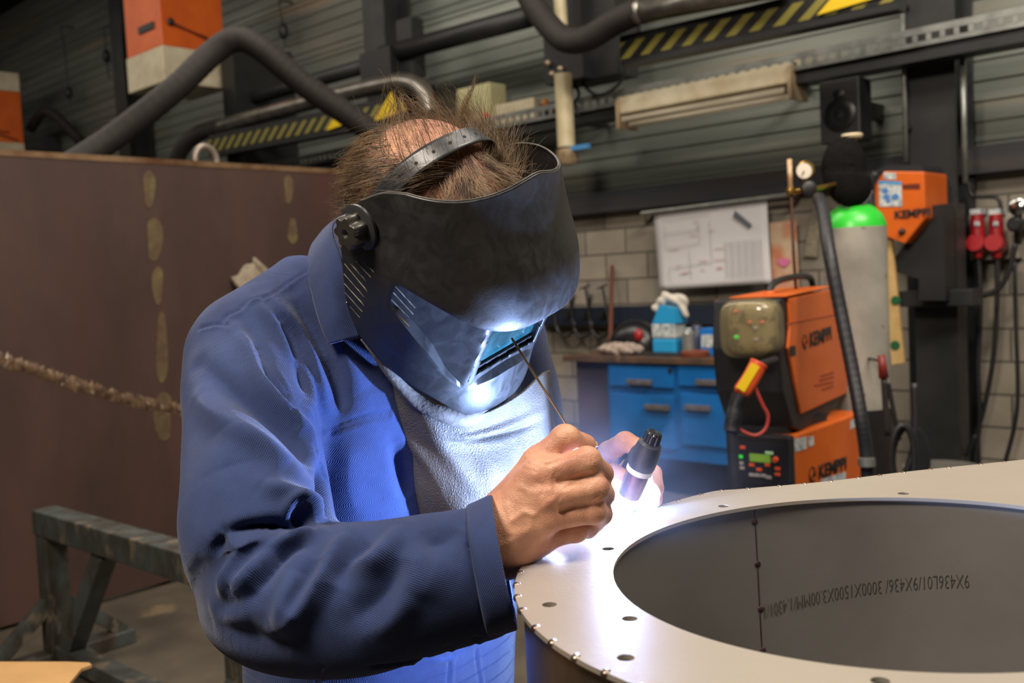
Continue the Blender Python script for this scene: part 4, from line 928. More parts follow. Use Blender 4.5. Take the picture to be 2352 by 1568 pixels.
# thin fume round the arc, added as a ball to give its glow
def fume():
    m=bpy.data.materials.new('fume_glow'); m.use_nodes=True; nt=m.node_tree; nt.nodes.clear(); N=nt.nodes.new; Lk=nt.links.new
    o=N('ShaderNodeOutputMaterial'); v=N('ShaderNodeVolumeScatter'); v.inputs['Color'].default_value=(.72,.80,1,1); v.inputs['Anisotropy'].default_value=.0
    tc=N('ShaderNodeTexCoord'); ln=N('ShaderNodeVectorMath'); ln.operation='LENGTH'; Lk(tc.outputs['Object'],ln.inputs[0])
    mr=N('ShaderNodeMapRange'); mr.inputs[1].default_value=0; mr.inputs[2].default_value=.17; mr.inputs[3].default_value=1; mr.inputs[4].default_value=0; Lk(ln.outputs['Value'],mr.inputs[0])
    n=N('ShaderNodeTexNoise'); n.inputs['Scale'].default_value=14; n.inputs['Detail'].default_value=4; Lk(tc.outputs['Object'],n.inputs[0])
    a=N('ShaderNodeMath'); a.operation='MULTIPLY'; Lk(mr.outputs[0],a.inputs[0]); Lk(n.outputs[0],a.inputs[1]); b=N('ShaderNodeMath'); b.operation='MULTIPLY'; b.inputs[1].default_value=.62; Lk(a.outputs[0],b.inputs[0]); Lk(b.outputs[0],v.inputs['Density']); Lk(v.outputs[0],o.inputs['Volume']); return m
b=MB(); b.ball((0,0,0),(.17,.17,.17),n=14); fo_=b.build('fume_glow',fume(),None,smooth=True); fo_.location=WELD+np.array([0,0,.02]); tag(fo_,'thin welding fume shaped as the bluish glow round the arc','smoke',kind='stuff')
# ---------------- background ----------------
EX=np.array([1.,0,0]);EY=np.array([0,1.,0]);EZ=np.array([0,0,1.])
def wbox(b,x0,y0,x1,y1,Y,depth,back=True):
    """axis-aligned box whose front face spans the two pixels on the plane y=Y"""
    a=ony(x0,y0,Y);c=ony(x1,y1,Y); b.box((min(a[0],c[0]),Y,min(a[2],c[2])),(max(a[0],c[0]),Y+depth,max(a[2],c[2]))); return a,c
def obox(b,p,q,w,h,up=EZ):
    """bar from p to q with width w and height h"""
    p=np.array(p,float);q=np.array(q,float); d=q-p; L=np.linalg.norm(d); d/=L; s=np.cross(d,up); s/=np.linalg.norm(s); u=np.cross(s,d)
    return b.box((0,-w/2,-h/2),(L,w/2,h/2),ax=[d,s,u],org=p)
m_rust=mat('rusted_plate',(55,38,33),.62,c2=(72,49,41),nscale=2.2,rvar=.1,bump=.15,bscale=40,mottle=((66,40,33),1.3,.60),stretch=(1,1,.45))
m_edge=mat('cut_edge',(160,130,100),.35,metal=.6,c2=(110,78,54),nscale=6)
m_prim=mat('old_primer',(104,92,56),.7,c2=(80,62,44),nscale=14,lo=.3,hi=.6)
PX_=-4.61
e0=onx(-60,354,PX_); e1=onx(780,400,PX_); y0p,y1p=e0[1]-.3,onx(1010,410,PX_)[1]
zt=lambda y: e0[2]+(e1[2]-e0[2])*(y-e0[1])/(e1[1]-e0[1])
pl=thing('steel_plate','huge upright rust-brown steel plate behind the welder, with patched weld lines','plate',(PX_,2.5,0))
MB().prism([(PX_,y0p,0.02),(PX_,y1p,.02),(PX_,y1p,zt(y1p)),(PX_,y0p,zt(y0p))],(-.05,0,0)).build('plate',m_rust,pl)
MB().prism([(PX_+.004,y0p,zt(y0p)),(PX_+.004,y1p,zt(y1p)),(PX_+.004,y1p,zt(y1p)+.028),(PX_+.004,y0p,zt(y0p)+.028)],(-.06,0,0)).build('top_edge',m_edge,pl,label='bright ground top edge')
r_=np.random.default_rng(4)
wl=spline([onx(*p,PX_) for p in [(-40,815),(60,842),(140,870),(250,905),(330,925),(420,944),(520,965)]],160); nn_=[.030+r_.normal()*.007 for _ in wl]; mm_=[.030+r_.normal()*.007 for _ in wl]
up_=[p+np.array([.001,0,nn_[i]]) for i,p in enumerate(wl)]; cn_=[p+np.array([.014+r_.normal()*.002,0,0]) for p in wl]; dn_=[p+np.array([.001,0,-mm_[i]]) for i,p in enumerate(wl)]
k=len(wl); meshobj('weld_bead',up_+cn_+dn_,[(i,i+1,k+i+1,k+i) for i in range(k-1)]+[(k+i,k+i+1,2*k+i+1,2*k+i) for i in range(k-1)],mat('old_weld',(120,96,74),.5,metal=.3,c2=(74,54,42),nscale=22,lo=.4,hi=.6,mottle=((176,160,140),30,.6)),pl,smooth=True)
for x,y0_,y1_,w in [(342,392,478,13),(354,500,600,17),(362,612,700,12),(371,715,880,13),(375,900,1012,20),(662,402,468,10),(672,500,560,10)]:
    n=16; pts=[]
    for k in range(n):
        a=2*math.pi*k/n; pts.append(onx(x+w*math.cos(a)*(1+.2*math.sin(3*a+x)),(y0_+y1_)/2+(y1_-y0_)/2*np.sign(math.sin(a))*abs(math.sin(a))**.6,PX_)+np.array([.003,0,0]))
    MB().prism(pts,(-.002,0,0)).build('primer_patch',m_prim,pl)
eo=onx(474,385,PX_-.03); tor=[eo+np.array([0,math.cos(a)*.062,.035+math.sin(a)*.075]) for a in np.linspace(0,2*math.pi,28,endpoint=False)]
MB().tube(tor,.017,n=10,closed=True).build('lifting_eye',mat('eye_steel',(140,128,118),.45,metal=.5),pl,smooth=True)
for yy in (y0p+.3,2.3): MB().box((PX_-.45,yy,0),(PX_-.05,yy+.06,1.2)).build('rear_rib',m_rust,pl)
# rag lump stuck on the plate
rc=onx(582,640,PX_+.03); Vr,Qr=sdfmesh(lambda p: ell(p,rc,np.eye(3),(.05,.11,.10))+.014*np.sin(p@np.array([33,22,41.])+2*np.sin(p@np.array([9,31,12.]))),rc-.2,rc+.2,.012)
tag(meshobj('rag',Vr,Qr,mat('grey_rag',(120,106,86),.9,c2=(150,140,124),nscale=24),None,smooth=True),'crumpled pale rag on the brown plate beside the welder\'s shoulder','rag')
# trestle
m_tre=mat('worn_trestle',(58,50,42),.5,metal=.35,c2=(84,92,92),nscale=9,mottle=((118,108,90),13,.60),stretch=(1,1,.5))
A0=onz(112,1196,.58); A1=onz(520,1318,.58); d=(A1-A0); d/=np.linalg.norm(d); s_=np.cross(d,EZ); A1=A0+d*1.55
ts=thing('trestle','low worn steel trestle standing on the floor left of the welder','trestle',(A0[0],A0[1],0))
b=MB(); obox(b,A0-d*.04,A1,.10,.10); b.build('top_beam',m_tre,ts,bevel=.006)
for k,(p) in enumerate((A0,A0+d*1.35)):
    b=MB(); obox(b,p+EZ*-.05+d*.01,np.array([*p[:2],.0])+EZ*.04,.09,.09,up=d); b.build('leg',m_tre,ts,bevel=.006)
    b=MB(); q=np.array([*p[:2],.03]); obox(b,q-s_*.30,q+s_*.30,.09,.06); b.build('foot',m_tre,ts,bevel=.005)
    b=MB(); obox(b,q-s_*.26+EZ*.03,p-EZ*.30,.05,.05); obox(b,q+s_*.26+EZ*.03,p-EZ*.30,.05,.05); b.build('side_brace',m_tre,ts)
b=MB(); obox(b,A0+d*.48-EZ*.05,np.array([*(A0+d*.10)[:2],.06]),.07,.07,up=s_); b.build('brace',m_tre,ts,bevel=.004)
b=MB(); q=np.array([*A0[:2],.06]); obox(b,q,q+d*1.35,.08,.06); b.build('bottom_rail',m_tre,ts)
# cardboard carton in the near left corner
cz=.70; c0=onz(205,1521,cz); c1=onz(-150,1519,cz)
bx=thing('cardboard_box','tan cardboard box, only its flat torn-cornered top showing at the lower left','box',(c0[0]-.1,c0[1]-.3,0))
dd=(c1-c0)/np.linalg.norm(c1-c0); pp=np.array([-dd[1],dd[0],0]); pp=-pp if pp@CF>0 else pp
q0=onz(205,1521,cz);q3=onz(165,1568,cz); e3=(q3-q0); 
pts=[q0,q0+dd*.05+pp*-.004,c1,c1+e3*6,q0+e3*6,q0+e3*.3+dd*.006,q0+e3*.12-dd*.010]
m_card=mat('cardboard',(176,138,88),.85,c2=(158,120,74),nscale=4)
MB().prism([(*p[:2],cz) for p in pts],(0,0,-.006)).build('top_flap',m_card,bx)
cc=[c0+dd*.02+e3*.4,c1,c1+e3*6,c0+dd*.02+e3*6]; MB().prism([(*p[:2],cz-.007) for p in cc],(0,0,-cz+.008)).build('carton',m_card,bx)
# orange filter units high on the wall
m_or=mat('orange_paint',(214,98,26),.45,c2=(198,84,20),nscale=3); m_wh=mat('offwhite_paint',(205,196,170),.5,c2=(180,168,140),nscale=4)
def filter_unit(x0,x1,zb,ztop,Y,Dp,label,lett=True):
    t=thing('filter_unit',label,'filter unit',((x0+x1)/2,Y+Dp/2,zb),group='orange and white filter units')
    MB().box((x0,Y,zb+.36),(x1,Y+Dp,ztop-.26)).build('body',m_or,t,bevel=.01)
    MB().box((x0-.01,Y-.01,zb),(x1+.01,Y+Dp,zb+.36)).build('base',m_wh,t,bevel=.01,label='off-white base')
    MB().box((x0-.01,Y-.01,ztop-.26),(x1+.01,Y+Dp,ztop)).build('top_cover',m_wh,t,bevel=.01,label='off-white top')
    MB().box((x0+.15,Y+Dp,zb+.3),(x1-.15,WY-.03,zb+.5)).build('wall_bracket',m_dark,t)
    b=MB(); b.tube([(x1+.01,Y+.1,ztop-.8),(x1+.02,Y+.62,ztop-.95)],.012,n=6); b.tube([(x1+.01,Y+.12,ztop-.82),(x1+.02,Y+.5,zb+.5)],.010,n=6); b.build('side_strap',mat('strap_brown',(110,48,22),.6),t)
    b=MB(); b.ball((x1+.02,Y+.1,ztop-.8),(.02,.04,.04),n=8); b.build('latch',m_black,t,smooth=True)
    return t
f0=ony(300,235,5.0);f1=ony(380,207,5.0)
fu=filter_unit(f0[0],f1[0],3.58,4.98,5.0,.70,'large orange and white filter unit above the plate, whole box in view')
lb=MB(); lb.box((f0[0]+.30,4.985,4.13),(f0[0]+.62,4.999,4.20)); lb.build('name_plate',m_black,fu)
# light pipe elbow on its left side
MB().tube(spline([(f0[0]-.02,5.3,4.75),(f0[0]-.2,5.3,4.72),(f0[0]-.27,5.3,4.5),(f0[0]-.2,5.3,4.25)],14),.07,n=12).build('inlet_elbow',m_or,fu,smooth=True)
g1=ony(50,260,5.7); gz=ony(36,172,5.7)[2]; gb=ony(50,331,5.7)[2]-.36; filter_unit(g1[0]-.8,g1[0],gb,gz,5.0,.70,'second orange and white filter unit, cut by the left edge of the photo')
# hoses and ducts
m_hose=mat('black_hose',(27,23,21),.75,c2=(36,30,27),nscale=18,bump=.6,bscale=70)
m_duct=mat('zinc_duct',(150,146,138),.35,metal=.8,c2=(110,106,100),nscale=6)
def ribhose(pts,r,name,label,cat,m=m_hose,n=200,rib=.014,group=None,parent=None):
    c=spline(pts,n); L=np.linalg.norm(np.diff(c,axis=0),axis=1).sum(); k=np.arange(n); rr=r*(1+rib*np.sin(k*2*math.pi/3.1))
    o=MB().tube(c,rr,n=18).build(name,m,parent,smooth=True)
    if parent is None: tag(o,label,cat,group)
    return o
ribhose([P(-40,500,6.0),P(120,405,6.1),P(260,315,6.3),P(400,205,6.4),P(490,120,6.5),P(545,90,6.5),P(600,112,6.5),P(700,195,6.6),P(830,285,6.75),P(960,380,6.9)],.082,'extraction_hose','thick black extraction hose arched over the brown plate, apex beside the orange unit','hose')
def duct(pts,r,name,label,cat,m,n=60): return tag(MB().tube(spline(pts,n),r,n=20).build(name,m,None,smooth=True),label,cat)
b1=thing('wall_boom','black tubular wall arm running behind the head to the dark bracket','boom',tuple(ony(1000,100,5.8)))
MB().tube([ony(530,240,5.8),ony(845,150,5.8)],.07,n=18).build('tube',m_black,b1,smooth=True); MB().tube([ony(880,128,5.8),ony(1215,38,5.8)],.085,n=18).build('tube',m_black,b1,smooth=True)
b=MB(); wbox(b,825,125,898,168,5.68,.2); b.build('clamp_box',m_black,b1)
b=MB(); a=ony(930,110,5.8); b.box((a[0]-.1,5.8,a[2]-.25),(a[0]+.1,WY-.36,a[2]+.25)); b.build('wall_plate',m_black,b1)
d1=thing('fume_duct','grey metal duct with black hose end above a striped beam, left of the head','duct',tuple(ony(700,260,5.6)))
MB().tube(spline([ony(500,293,5.6),ony(700,238,5.6),ony(880,195,5.6),ony(940,190,5.6),ony(972,212,5.6),ony(985,260,5.6)],60),.075,n=20).build('duct',m_duct,d1,smooth=True)
ribhose([ony(395,395,5.5),ony(420,338,5.5),ony(455,308,5.55),ony(510,290,5.6)],.085,'hose_end',None,None,parent=d1,n=60)
m_str=None
def stripe_mat(name,per,ang=.9,c1=(124,116,50),c2=(24,24,24)):
    m=bpy.data.materials.new(name); m.use_nodes=True; nt=m.node_tree; b=nt.nodes['Principled BSDF']; N=nt.nodes.new; Lk=nt.links.new
    tc=N('ShaderNodeTexCoord'); sp=N('ShaderNodeSeparateXYZ'); Lk(tc.outputs['Object'],sp.inputs[0])
    ma=N('ShaderNodeMath'); ma.operation='MULTIPLY_ADD'; ma.inputs[1].default_value=-ang; Lk(sp.outputs[2],ma.inputs[0]); Lk(sp.outputs[0],ma.inputs[2])
    dv=N('ShaderNodeMath'); dv.operation='DIVIDE'; dv.inputs[1].default_value=per; Lk(ma.outputs[0],dv.inputs[0]); fr_=N('ShaderNodeMath'); fr_.operation='FRACT'; Lk(dv.outputs[0],fr_.inputs[0]); gt=N('ShaderNodeMath'); gt.operation='GREATER_THAN'; gt.inputs[1].default_value=.46; Lk(fr_.outputs[0],gt.inputs[0])
    mx=N('ShaderNodeMixRGB'); mx.inputs[1].default_value=lin(c1); mx.inputs[2].default_value=lin(c2); Lk(gt.outputs[0],mx.inputs[0]); Lk(mx.outputs[0],b.inputs['Base Color']); b.inputs['Roughness'].default_value=.5
    return m
m_str=stripe_mat('hazard_stripe',.155,1.25)
m_yel=mat('signal_yellow',(214,180,20),.5)
def striped(pa,pb,h,Y,parent,name='striped_beam'):
    a=ony(*pa,Y);c=ony(*pb,Y); sl=(c[2]-a[2])/(c[0]-a[0])
    MB().prism([(a[0],Y,a[2]-h),(c[0],Y,c[2]-h),(c[0],Y,c[2]+h),(a[0],Y,a[2]+h)],(0,.12,0)).build(name,m_black,parent)
    MB().prism([(a[0],Y-.004,a[2]-h*.55),(c[0],Y-.004,c[2]-h*.55),(c[0],Y-.004,c[2]+h*.55),(a[0],Y-.004,a[2]+h*.55)],(0,.003,0)).build('hazard_band',m_str,parent)
striped((480,336),(880,256),.11,5.45,d1)
for x,y in ((783,268),(893,246)):
    c=ony(x,y,5.43); MB().prism([c+EX*-.22-EZ*.09,c+EX*.22-EZ*.06,c+EX*.04+EZ*.12],(0,.01,0)).build('warning_triangle',m_yel,d1)
a=ony(520,330,5.5); MB().box((a[0]-.12,5.57,a[2]-2.4),(a[0]+.12,WY,a[2]+1.0)).build('mount_post',m_black,d1)
d2=thing('fume_duct','silver extraction pipe over a yellow and black striped beam at the top centre','duct',tuple(ony(1640,40,5.2)))
MB().tube([ony(1462,28,5.1),ony(1800,-38,5.1)],.072,n=22).build('pipe',m_duct,d2,smooth=True)
MB().tube([ony(1462,28,5.1),ony(1478,25,5.1)],.08,n=22).build('pipe_collar',m_duct,d2,smooth=True)
striped((1425,118),(2060,-22),.095,5.2,d2)
c=ony(1940,-2,5.18); MB().prism([c+EX*-.16-EZ*.05,c+EX*.2-EZ*.03,c+EX*.04+EZ*.12],(0,.01,0)).build('warning_triangle',m_yel,d2)
ribhose([ony(1190,-60,5.1),ony(1225,10,5.1),ony(1262,60,5.1),ony(1300,92,5.1),ony(1350,88,5.1),ony(1410,52,5.1),ony(1470,24,5.1)],.082,'hose_loop',None,None,parent=d2,n=120)
b=MB(); wbox(b,1238,-120,1340,176,5.45,.3); wbox(b,1290,-120,1418,168,5.55,.25); b.build('mount_plate',m_black,d2)
b=MB(); a=ony(1330,60,5.8); b.box((a[0]-.2,5.75,a[2]-.2),(a[0]+.2,WY,a[2]+.2)); b.build('wall_bracket',m_black,d2)
b=MB(); 
for x,y in ((1258,145),(1287,158),(1268,170)): MB().ball(ony(x,y,5.43),(.022,)*3,n=6).build('bolt',mat('pale_bolt',(170,150,130),.4,metal=.6),d2,smooth=True)
cr_=thing('crank_cylinder','long cream cylinder hanging from the dark bracket, blue strip at its lower end','cylinder',tuple(ony(1300,370,5.35)))
c0=ony(1293,170,5.35);c1=ony(1301,338,5.35); ad=(c1-c0)/np.linalg.norm(c1-c0); MB().tube([c0,c1],.062,n=24).build('tube',mat('cream_plastic',(196,184,150),.45,c2=(170,158,124),nscale=6),cr_,smooth=40)
MB().lathe([(.03,0),(.075,.02),(.078,.09),(.06,.12),(.02,.125)],org=c1,axis=ad,n=24).build('end_knuckle',mat('knuckle',(160,140,108),.5,c2=(96,78,58),nscale=12),cr_,smooth=40)
MB().box(ony(1312,342,5.33)+[-.01,-.01,-.014],ony(1352,334,5.33)+[.0,.02,.014]).build('blue_strip',mat('blue_strip',(60,120,170),.5),cr_)
MB().tube([ony(1283,-40,5.35),ony(1290,60,5.35)],.045,n=16).build('upper_tube',MATS['cream_plastic'],cr_,smooth=40)
for k,pts in enumerate([[(1330,175),(1345,200),(1370,218),(1400,210),(1430,180),(1440,120)],[(1310,180),(1330,215),(1318,240),(1330,265)]]):
    tag(MB().tube(spline([ony(x,y,5.6) for x,y in pts],40),.012,n=8).build('loose_cable',m_black,None,smooth=True),['thin dark cable looping below the upper bracket','short dark cable dangling beside the cream cylinder'][k],'cable')
# cable tray
m_zinc=mat('zinc',(150,152,148),.45,metal=.6,c2=(120,122,118),nscale=9)
TY=5.70; ta=ony(1125,301,TY); tb_=ony(2352,52,TY); zt_=(ta[2]+tb_[2])/2; x0,x1=ta[0]-3.2,tb_[0]+1.5
b=MB(); b.box((x0,TY,zt_-.01),(x1,TY+.006,zt_+.022)); b.box((x0,TY,zt_+.062),(x1,TY+.006,zt_+.10)); b.box((x0,TY,zt_-.01),(x1,TY+.2,zt_-.004))
x=x0
while x<x1: b.box((x,TY,zt_+.02),(x+.028,TY+.006,zt_+.064)); x+=.075
b.build('cable_tray_part',m_zinc); tr_=bpy.data.objects['cable_tray_part']; tr_.name='cable_tray'; tag(tr_,'long perforated zinc cable tray running along the back wall','cable tray')
bb=MB(); bb.box((x0,TY+.02,zt_-.08),(x1,TY+.2,zt_-.012)); tag(bb.build('rail',m_black),'black support rail directly under the perforated cable tray','rail')
for x in np.arange(x0+.5,x1,1.7): MB().box((x,TY+.18,zt_-.05),(x+.04,WY-.02,zt_-.015)).build('tray_bracket',m_dark,tr_)
# fluorescent fitting
fl=thing('light_fitting','long white unlit fluorescent light fitting below the cable tray','light fitting',tuple(ony(1618,225,5.9)))
m_lamp=mat('lamp_white',(214,204,178),.4,c2=(190,176,144),nscale=5)
a=ony(1422,272,5.68);c=ony(1816,190,5.68); z=(a[2]+c[2])/2
MB().prism([(a[0],5.68,z+.02),(a[0],5.68,z+.13),(a[0],5.81,z+.17),(a[0],5.88,z+.06),(a[0],5.81,z-.03)],(c[0]-a[0],0,0)).build('housing',m_lamp,fl)
MB().tube([(a[0]+.04,5.67,z-.03),(c[0]-.04,5.67,z-.03)],.02,n=14).build('lamp_tube',mat('tube_glass',(235,225,200),.25),fl,smooth=True)
MB().tube([(a[0]+.04,5.75,z-.06),(c[0]-.04,5.75,z-.06)],.02,n=14).build('lamp_tube',MATS['tube_glass'],fl,smooth=True)
for x in (a[0],c[0]): MB().box((x-.012,5.66,z-.085),(x+.012,5.89,z+.12)).build('end_cap',mat('end_brown',(180,158,126),.5),fl)
for x in (a[0]+.4,c[0]-.4): MB().tube([(x,5.81,z+.1),(x,5.81,zt_)],.008,n=6).build('hanger',m_dark,fl)
# boxes on the tray
j=thing('junction_box','cream wall box with a red button, above and right of the hair','box',tuple(ony(1090,240,5.9)))
b=MB(); wbox(b,1048,206,1128,274,5.9,.2); b.build('case',mat('cream_box',(176,172,130),.5),j,bevel=.01)
MB().lathe([(.035,0),(.03,.03)],org=ony(1117,268,5.9),axis=(0,-1,0),n=16).build('button',mat('button_red',(200,50,36),.4),j,smooth=40)
MB().box(ony(1070,240,6.1)-[.1,0,.1],ony(1070,240,6.1)+np.array([.1,.2,.1])).build('back_plate',m_dark,j)
w_=thing('switch_box','small white oblong box with orange knob beside the cream box','box',tuple(ony(1190,252,5.95)))
b=MB(); wbox(b,1136,242,1228,270,5.95,.07); b.build('case',m_wh,w_,bevel=.006); b=MB(); b.ball(ony(1252,238,5.95),(.03,.03,.04),n=8); b.build('knob',mat('amber_knob',(160,90,20),.4),w_,smooth=True)
MB().box((ony(1136,256,5.95)[0],6.02,ony(1180,256,5.95)[2]-.05),(ony(1262,256,5.95)[0],WY,ony(1180,256,5.95)[2]+.03)).build('carrier',m_dark,w_)
# cords on the upper wall
for k,pts in enumerate([[(140,60),(150,130),(157,205),(165,290)],[(640,0),(650,60),(655,110)],[(238,60),(244,120),(250,180)]]):
    o=thing('pull_cord',['thin hanging pull cord on the wall left of the large orange unit','pull cord with dark weight on the wall above the hose arch','short pull cord hanging just left of the orange unit'][k],'cord',tuple(ony(*pts[0],6.1)),group='pull cords on the upper wall')
    MB().tube([ony(*pts[0],6.12)+EY*.17]+[ony(x,y,6.12) for x,y in pts],.010,n=6).build('cord',m_black,o); b=MB(); b.ball(ony(*pts[len(pts)//2 if k else 2],6.12)-EZ*.05,(.05,.05,.09),n=8); b.build('weight',m_black,o,smooth=True)
# brackets high on columns
o=MB(); a=ony(105,300,5.9); tag(MB().tube(spline([a+[-.5,0,.1],a+[-.1,0,.25],a+[.2,.05,.2],a+[.45,.3,-.2]],20),.07,n=12).build('curved_pipe',m_hose,None,smooth=True),'short curved dark pipe between the two orange units','pipe')
# conduit pipes on the right column
for k,(x,y0_,y1_,Y,r,l) in enumerate([(2072,-20,372,5.88,.014,'thin conduit pipe along the left of the right-hand column'),(2211,120,420,5.88,.016,'bare metal conduit along the right side of the right-hand column')]):
    a=ony(x,y0_,Y);c=np.array([a[0],Y,ony(x+8,y1_,Y)[2]]); o=tag(MB().tube([a,c],r,n=10).build('conduit',m_zinc,None,smooth=True),l,'pipe'); [MB().box((a[0]-.02,Y+.0,z-.01),(a[0]+.02,5.935,z+.01)).build('pipe_clip',m_dark,o) for z in (c[2]+.2,c[2]+.9)]
# loudspeaker
sp=thing('loudspeaker','black loudspeaker hanging on the wall behind the black cap','loudspeaker',tuple(ony(1938,250,5.7)))
a=ony(1880,190,5.7);c=ony(1965,322,5.7); x0s,x1s=a[0],a[0]+.25; z0s,z1s=c[2],a[2]
MB().box((x0s,5.7,z0s),(x1s,5.88,z1s)).build('cabinet',m_black,sp,bevel=.01)
for zc,r in ((z0s+.16,.10),(z1s-.09,.035)): MB().lathe([(r,0),(r*.9,.008),(r*.5,-.0),(.01,.005)],org=((x0s+x1s)/2,5.699,zc),axis=(0,-1,0),n=28,cap=False).build('speaker_cone',mat('cone_black',(14,14,15),.35),sp,smooth=True)
MB().box(((x0s+x1s)/2-.03,5.88,z1s-.2),((x0s+x1s)/2+.03,WY,z1s-.1)).build('bracket',m_dark,sp)
# ---------------- workbench ----------------
BY=5.18
m_blue=mat('cabinet_blue',(8,92,160),.42,c2=(6,80,142),nscale=4,rvar=.08)
m_blued=mat('cabinet_blue_door',(10,100,172),.4,c2=(6,86,150),nscale=4,rvar=.08)
m_top=mat('bench_top',(92,66,46),.7,c2=(60,48,40),nscale=7,mottle=((130,96,70),9,.62))
a=ony(1390,828,BY); bxl=a[0]; bzt=a[2]; bxr=ony(1740,828,BY)[0]; bzb=ony(1410,1042,BY)[2]
wb=thing('workbench','blue metal workbench cabinet with grey handles and brown wooden top','workbench',((bxl+bxr)/2,BY+.4,0))
MB().box((bxl,BY+.02,bzb),(bxr,BY+.85,bzt-.01)).build('carcass',m_blue,wb)
MB().box((bxl+.06,BY+.12,0),(bxr-.06,BY+.8,bzb)).build('plinth',m_black,wb)
tl=ony(1296,815,BY)[0]
MB().box((tl,BY-.02,bzt-.01),(bxr+.05,BY+.9,bzt+.03)).build('bench_top',m_top,wb,bevel=.004,label='worn brown wooden top')
MB().box((tl+.02,BY+.1,0),(bxl-.01,BY+.84,bzt-.01)).build('side_panel',mat('side_brown',(84,66,54),.75,c2=(66,52,44),nscale=3),wb,label='brown side panel')
def dr(x0,y0,x1,y1,hx0,hx1,hy,nm):
    p=ony(x0,y0,BY);q=ony(x1,y1,BY); o=MB().box((p[0],BY,q[2]),(q[0],BY+.02,p[2])).build(nm,m_blued,wb,bevel=.004)
    h0=ony(hx0,hy,BY);h1=ony(hx1,hy,BY); zc=(h0[2]+h1[2])/2
    MB().box((h0[0],BY-.03,zc-.018),(h1[0],BY-.0,zc+.018)).build('handle',mat('grey_handle',(96,92,92),.5,c2=(74,68,66),nscale=30),o,bevel=.006)
dr(1398,838,1546,892,1444,1499,877,'drawer');dr(1556,838,1700,892,1602,1662,878,'drawer');dr(1402,903,1552,1034,1484,1540,935,'door');dr(1562,903,1712,1034,1576,1634,936,'door')
MB().box(ony(1540,850,BY)-[.012,.01,.015],ony(1540,850,BY)+np.array([.012,.004,.015])).build('lock',m_black,wb)
ZB_=bzt+.03
def onb(x,y,z=None): return onz(x,y,ZB_ if z is None else z)
def stand(x,y,Y=None): # point on the bench top seen at column x, at depth plane Y
    p=ony(x,y,Y or BY+.35); return np.array([p[0],Y or BY+.35,ZB_])
Yb=BY+.30
# blue and white jug
p=stand(1540,800,Yb); t=thing('jug','blue and white plastic jug with pale rag on top, middle of the workbench','jug',tuple(p))
m_jb=mat('jug_blue',(40,150,205),.4); m_jw=mat('jug_white',(215,215,210),.5,c2=(120,140,150),nscale=40)
MB().box(p+[-.10,-.07,0],p+[.085,.07,.10]).build('base',m_jb,t,bevel=.015); MB().box(p+[-.10,-.07,.10],p+[.085,.07,.20]).build('label_panel',m_jw,t,bevel=.01)
MB().prism([p+[-.09,-.07,.20],p+[.10,-.07,.20],p+[.09,-.07,.30],p+[-.03,-.07,.32]],(0,.13,0)).build('shoulder',m_jb,t)
V_,Q_=sdfmesh(lambda q: smin(smin(cone(q,p+[-.10,0,.30],p+[-.02,0,.37],.03,.035),cone(q,p+[-.02,0,.37],p+[.11,0,.35],.035,.032),.02),cone(q,p+[.11,0,.35],p+[.125,0,.25],.03,.022),.02)+.006*np.sin(q@np.array([60,50,70.])),p+[-.2,-.1,.18],p+[.2,.1,.45],.01)
tag(meshobj('cloth',V_,Q_,mat('white_cloth',(205,198,186),.85),None,smooth=True),'white crumpled cloth draped over the blue jug','cloth')
# dark visor with red mark
p=stand(1460,790,Yb+.05); 
hm=thing('spare_helmet','dark helmet with red mark lying on the workbench, left of the blue jug','helmet',tuple(p))
V_,Q_=sdfmesh(lambda q: np.maximum(ell(q,p+[0,0,.03],np.eye(3),(.21,.13,.19)),np.maximum(-(ell(q,p+[0,0,.0],np.eye(3),(.19,.115,.165))),p[2]+.002-q[:,2])),p+[-.25,-.16,-.01],p+[.25,.16,.25],.009)
meshobj('helmet_shell',V_,Q_,mat('visor_black',(24,24,28),.3),hm,smooth=True)
b=MB(); b.ball(p+[.10,-.10,.12],(.035,.03,.045),n=8); b.build('red_knob',mat('red_dull',(150,30,34),.4),hm,smooth=True)
V_,Q_=sdfmesh(lambda q: ell(q,stand(1425,805,BY+.12)+[0,0,.035],np.eye(3),(.17,.09,.045))+.010*np.sin(q@np.array([70,30,60.]))*np.sin(q@np.array([-30,60,45.])),stand(1425,805,BY+.12)+[-.25,-.14,-.02],stand(1425,805,BY+.12)+[.25,.14,.1],.009)
tag(meshobj('rag',V_,Q_,mat('pink_rag',(176,158,146),.9,c2=(140,126,118),nscale=20),None,smooth=True),'pinkish crumpled rag at the left front edge of the workbench','rag')
# jars / cans
m_glass=mat('jar_glass',(170,170,160),.15,c2=(90,90,84),nscale=50); 
for k,(x,r,h,mm,l) in enumerate([(1583,.045,.17,'silver','silver spray can just right of the blue jug'),(1602,.04,.21,'dark','tall dark can, between the silver can and the glass jar'),(1618,.045,.15,'glass','clear glass jar with small parts, beside the tall dark can')]):
    p=stand(x,795,Yb-.05+.04*k); m_={'silver':mat('can_silver',(180,180,176),.3,metal=.7),'dark':mat('can_dark',(52,58,84),.4,c2=(150,150,150),nscale=22,lo=.6,hi=.62),'glass':m_glass}[mm]
    t=thing('can' if k<2 else 'glass_jar',l,'can' if k<2 else 'jar',tuple(p)); MB().lathe([(r,0),(r,h*.8),(r*.75,h*.88),(r*.4,h*.9)],org=p,n=24).build('body',m_,t,smooth=35); MB().lathe([(r*.42,h*.9),(r*.42,h),(.002,h)],org=p,n=20).build('lid',m_black if k else MATS['jug_white'],t,smooth=35)
p=stand(1596,796,BY+.08); tag(MB().lathe([(.085,0),(.09,.01),(.09,.035),(.08,.04)],org=p,n=28).build('tin',mat('tin_rust',(120,62,42),.5),None,smooth=35),'flat red-brown tin in front of the cans','tin')
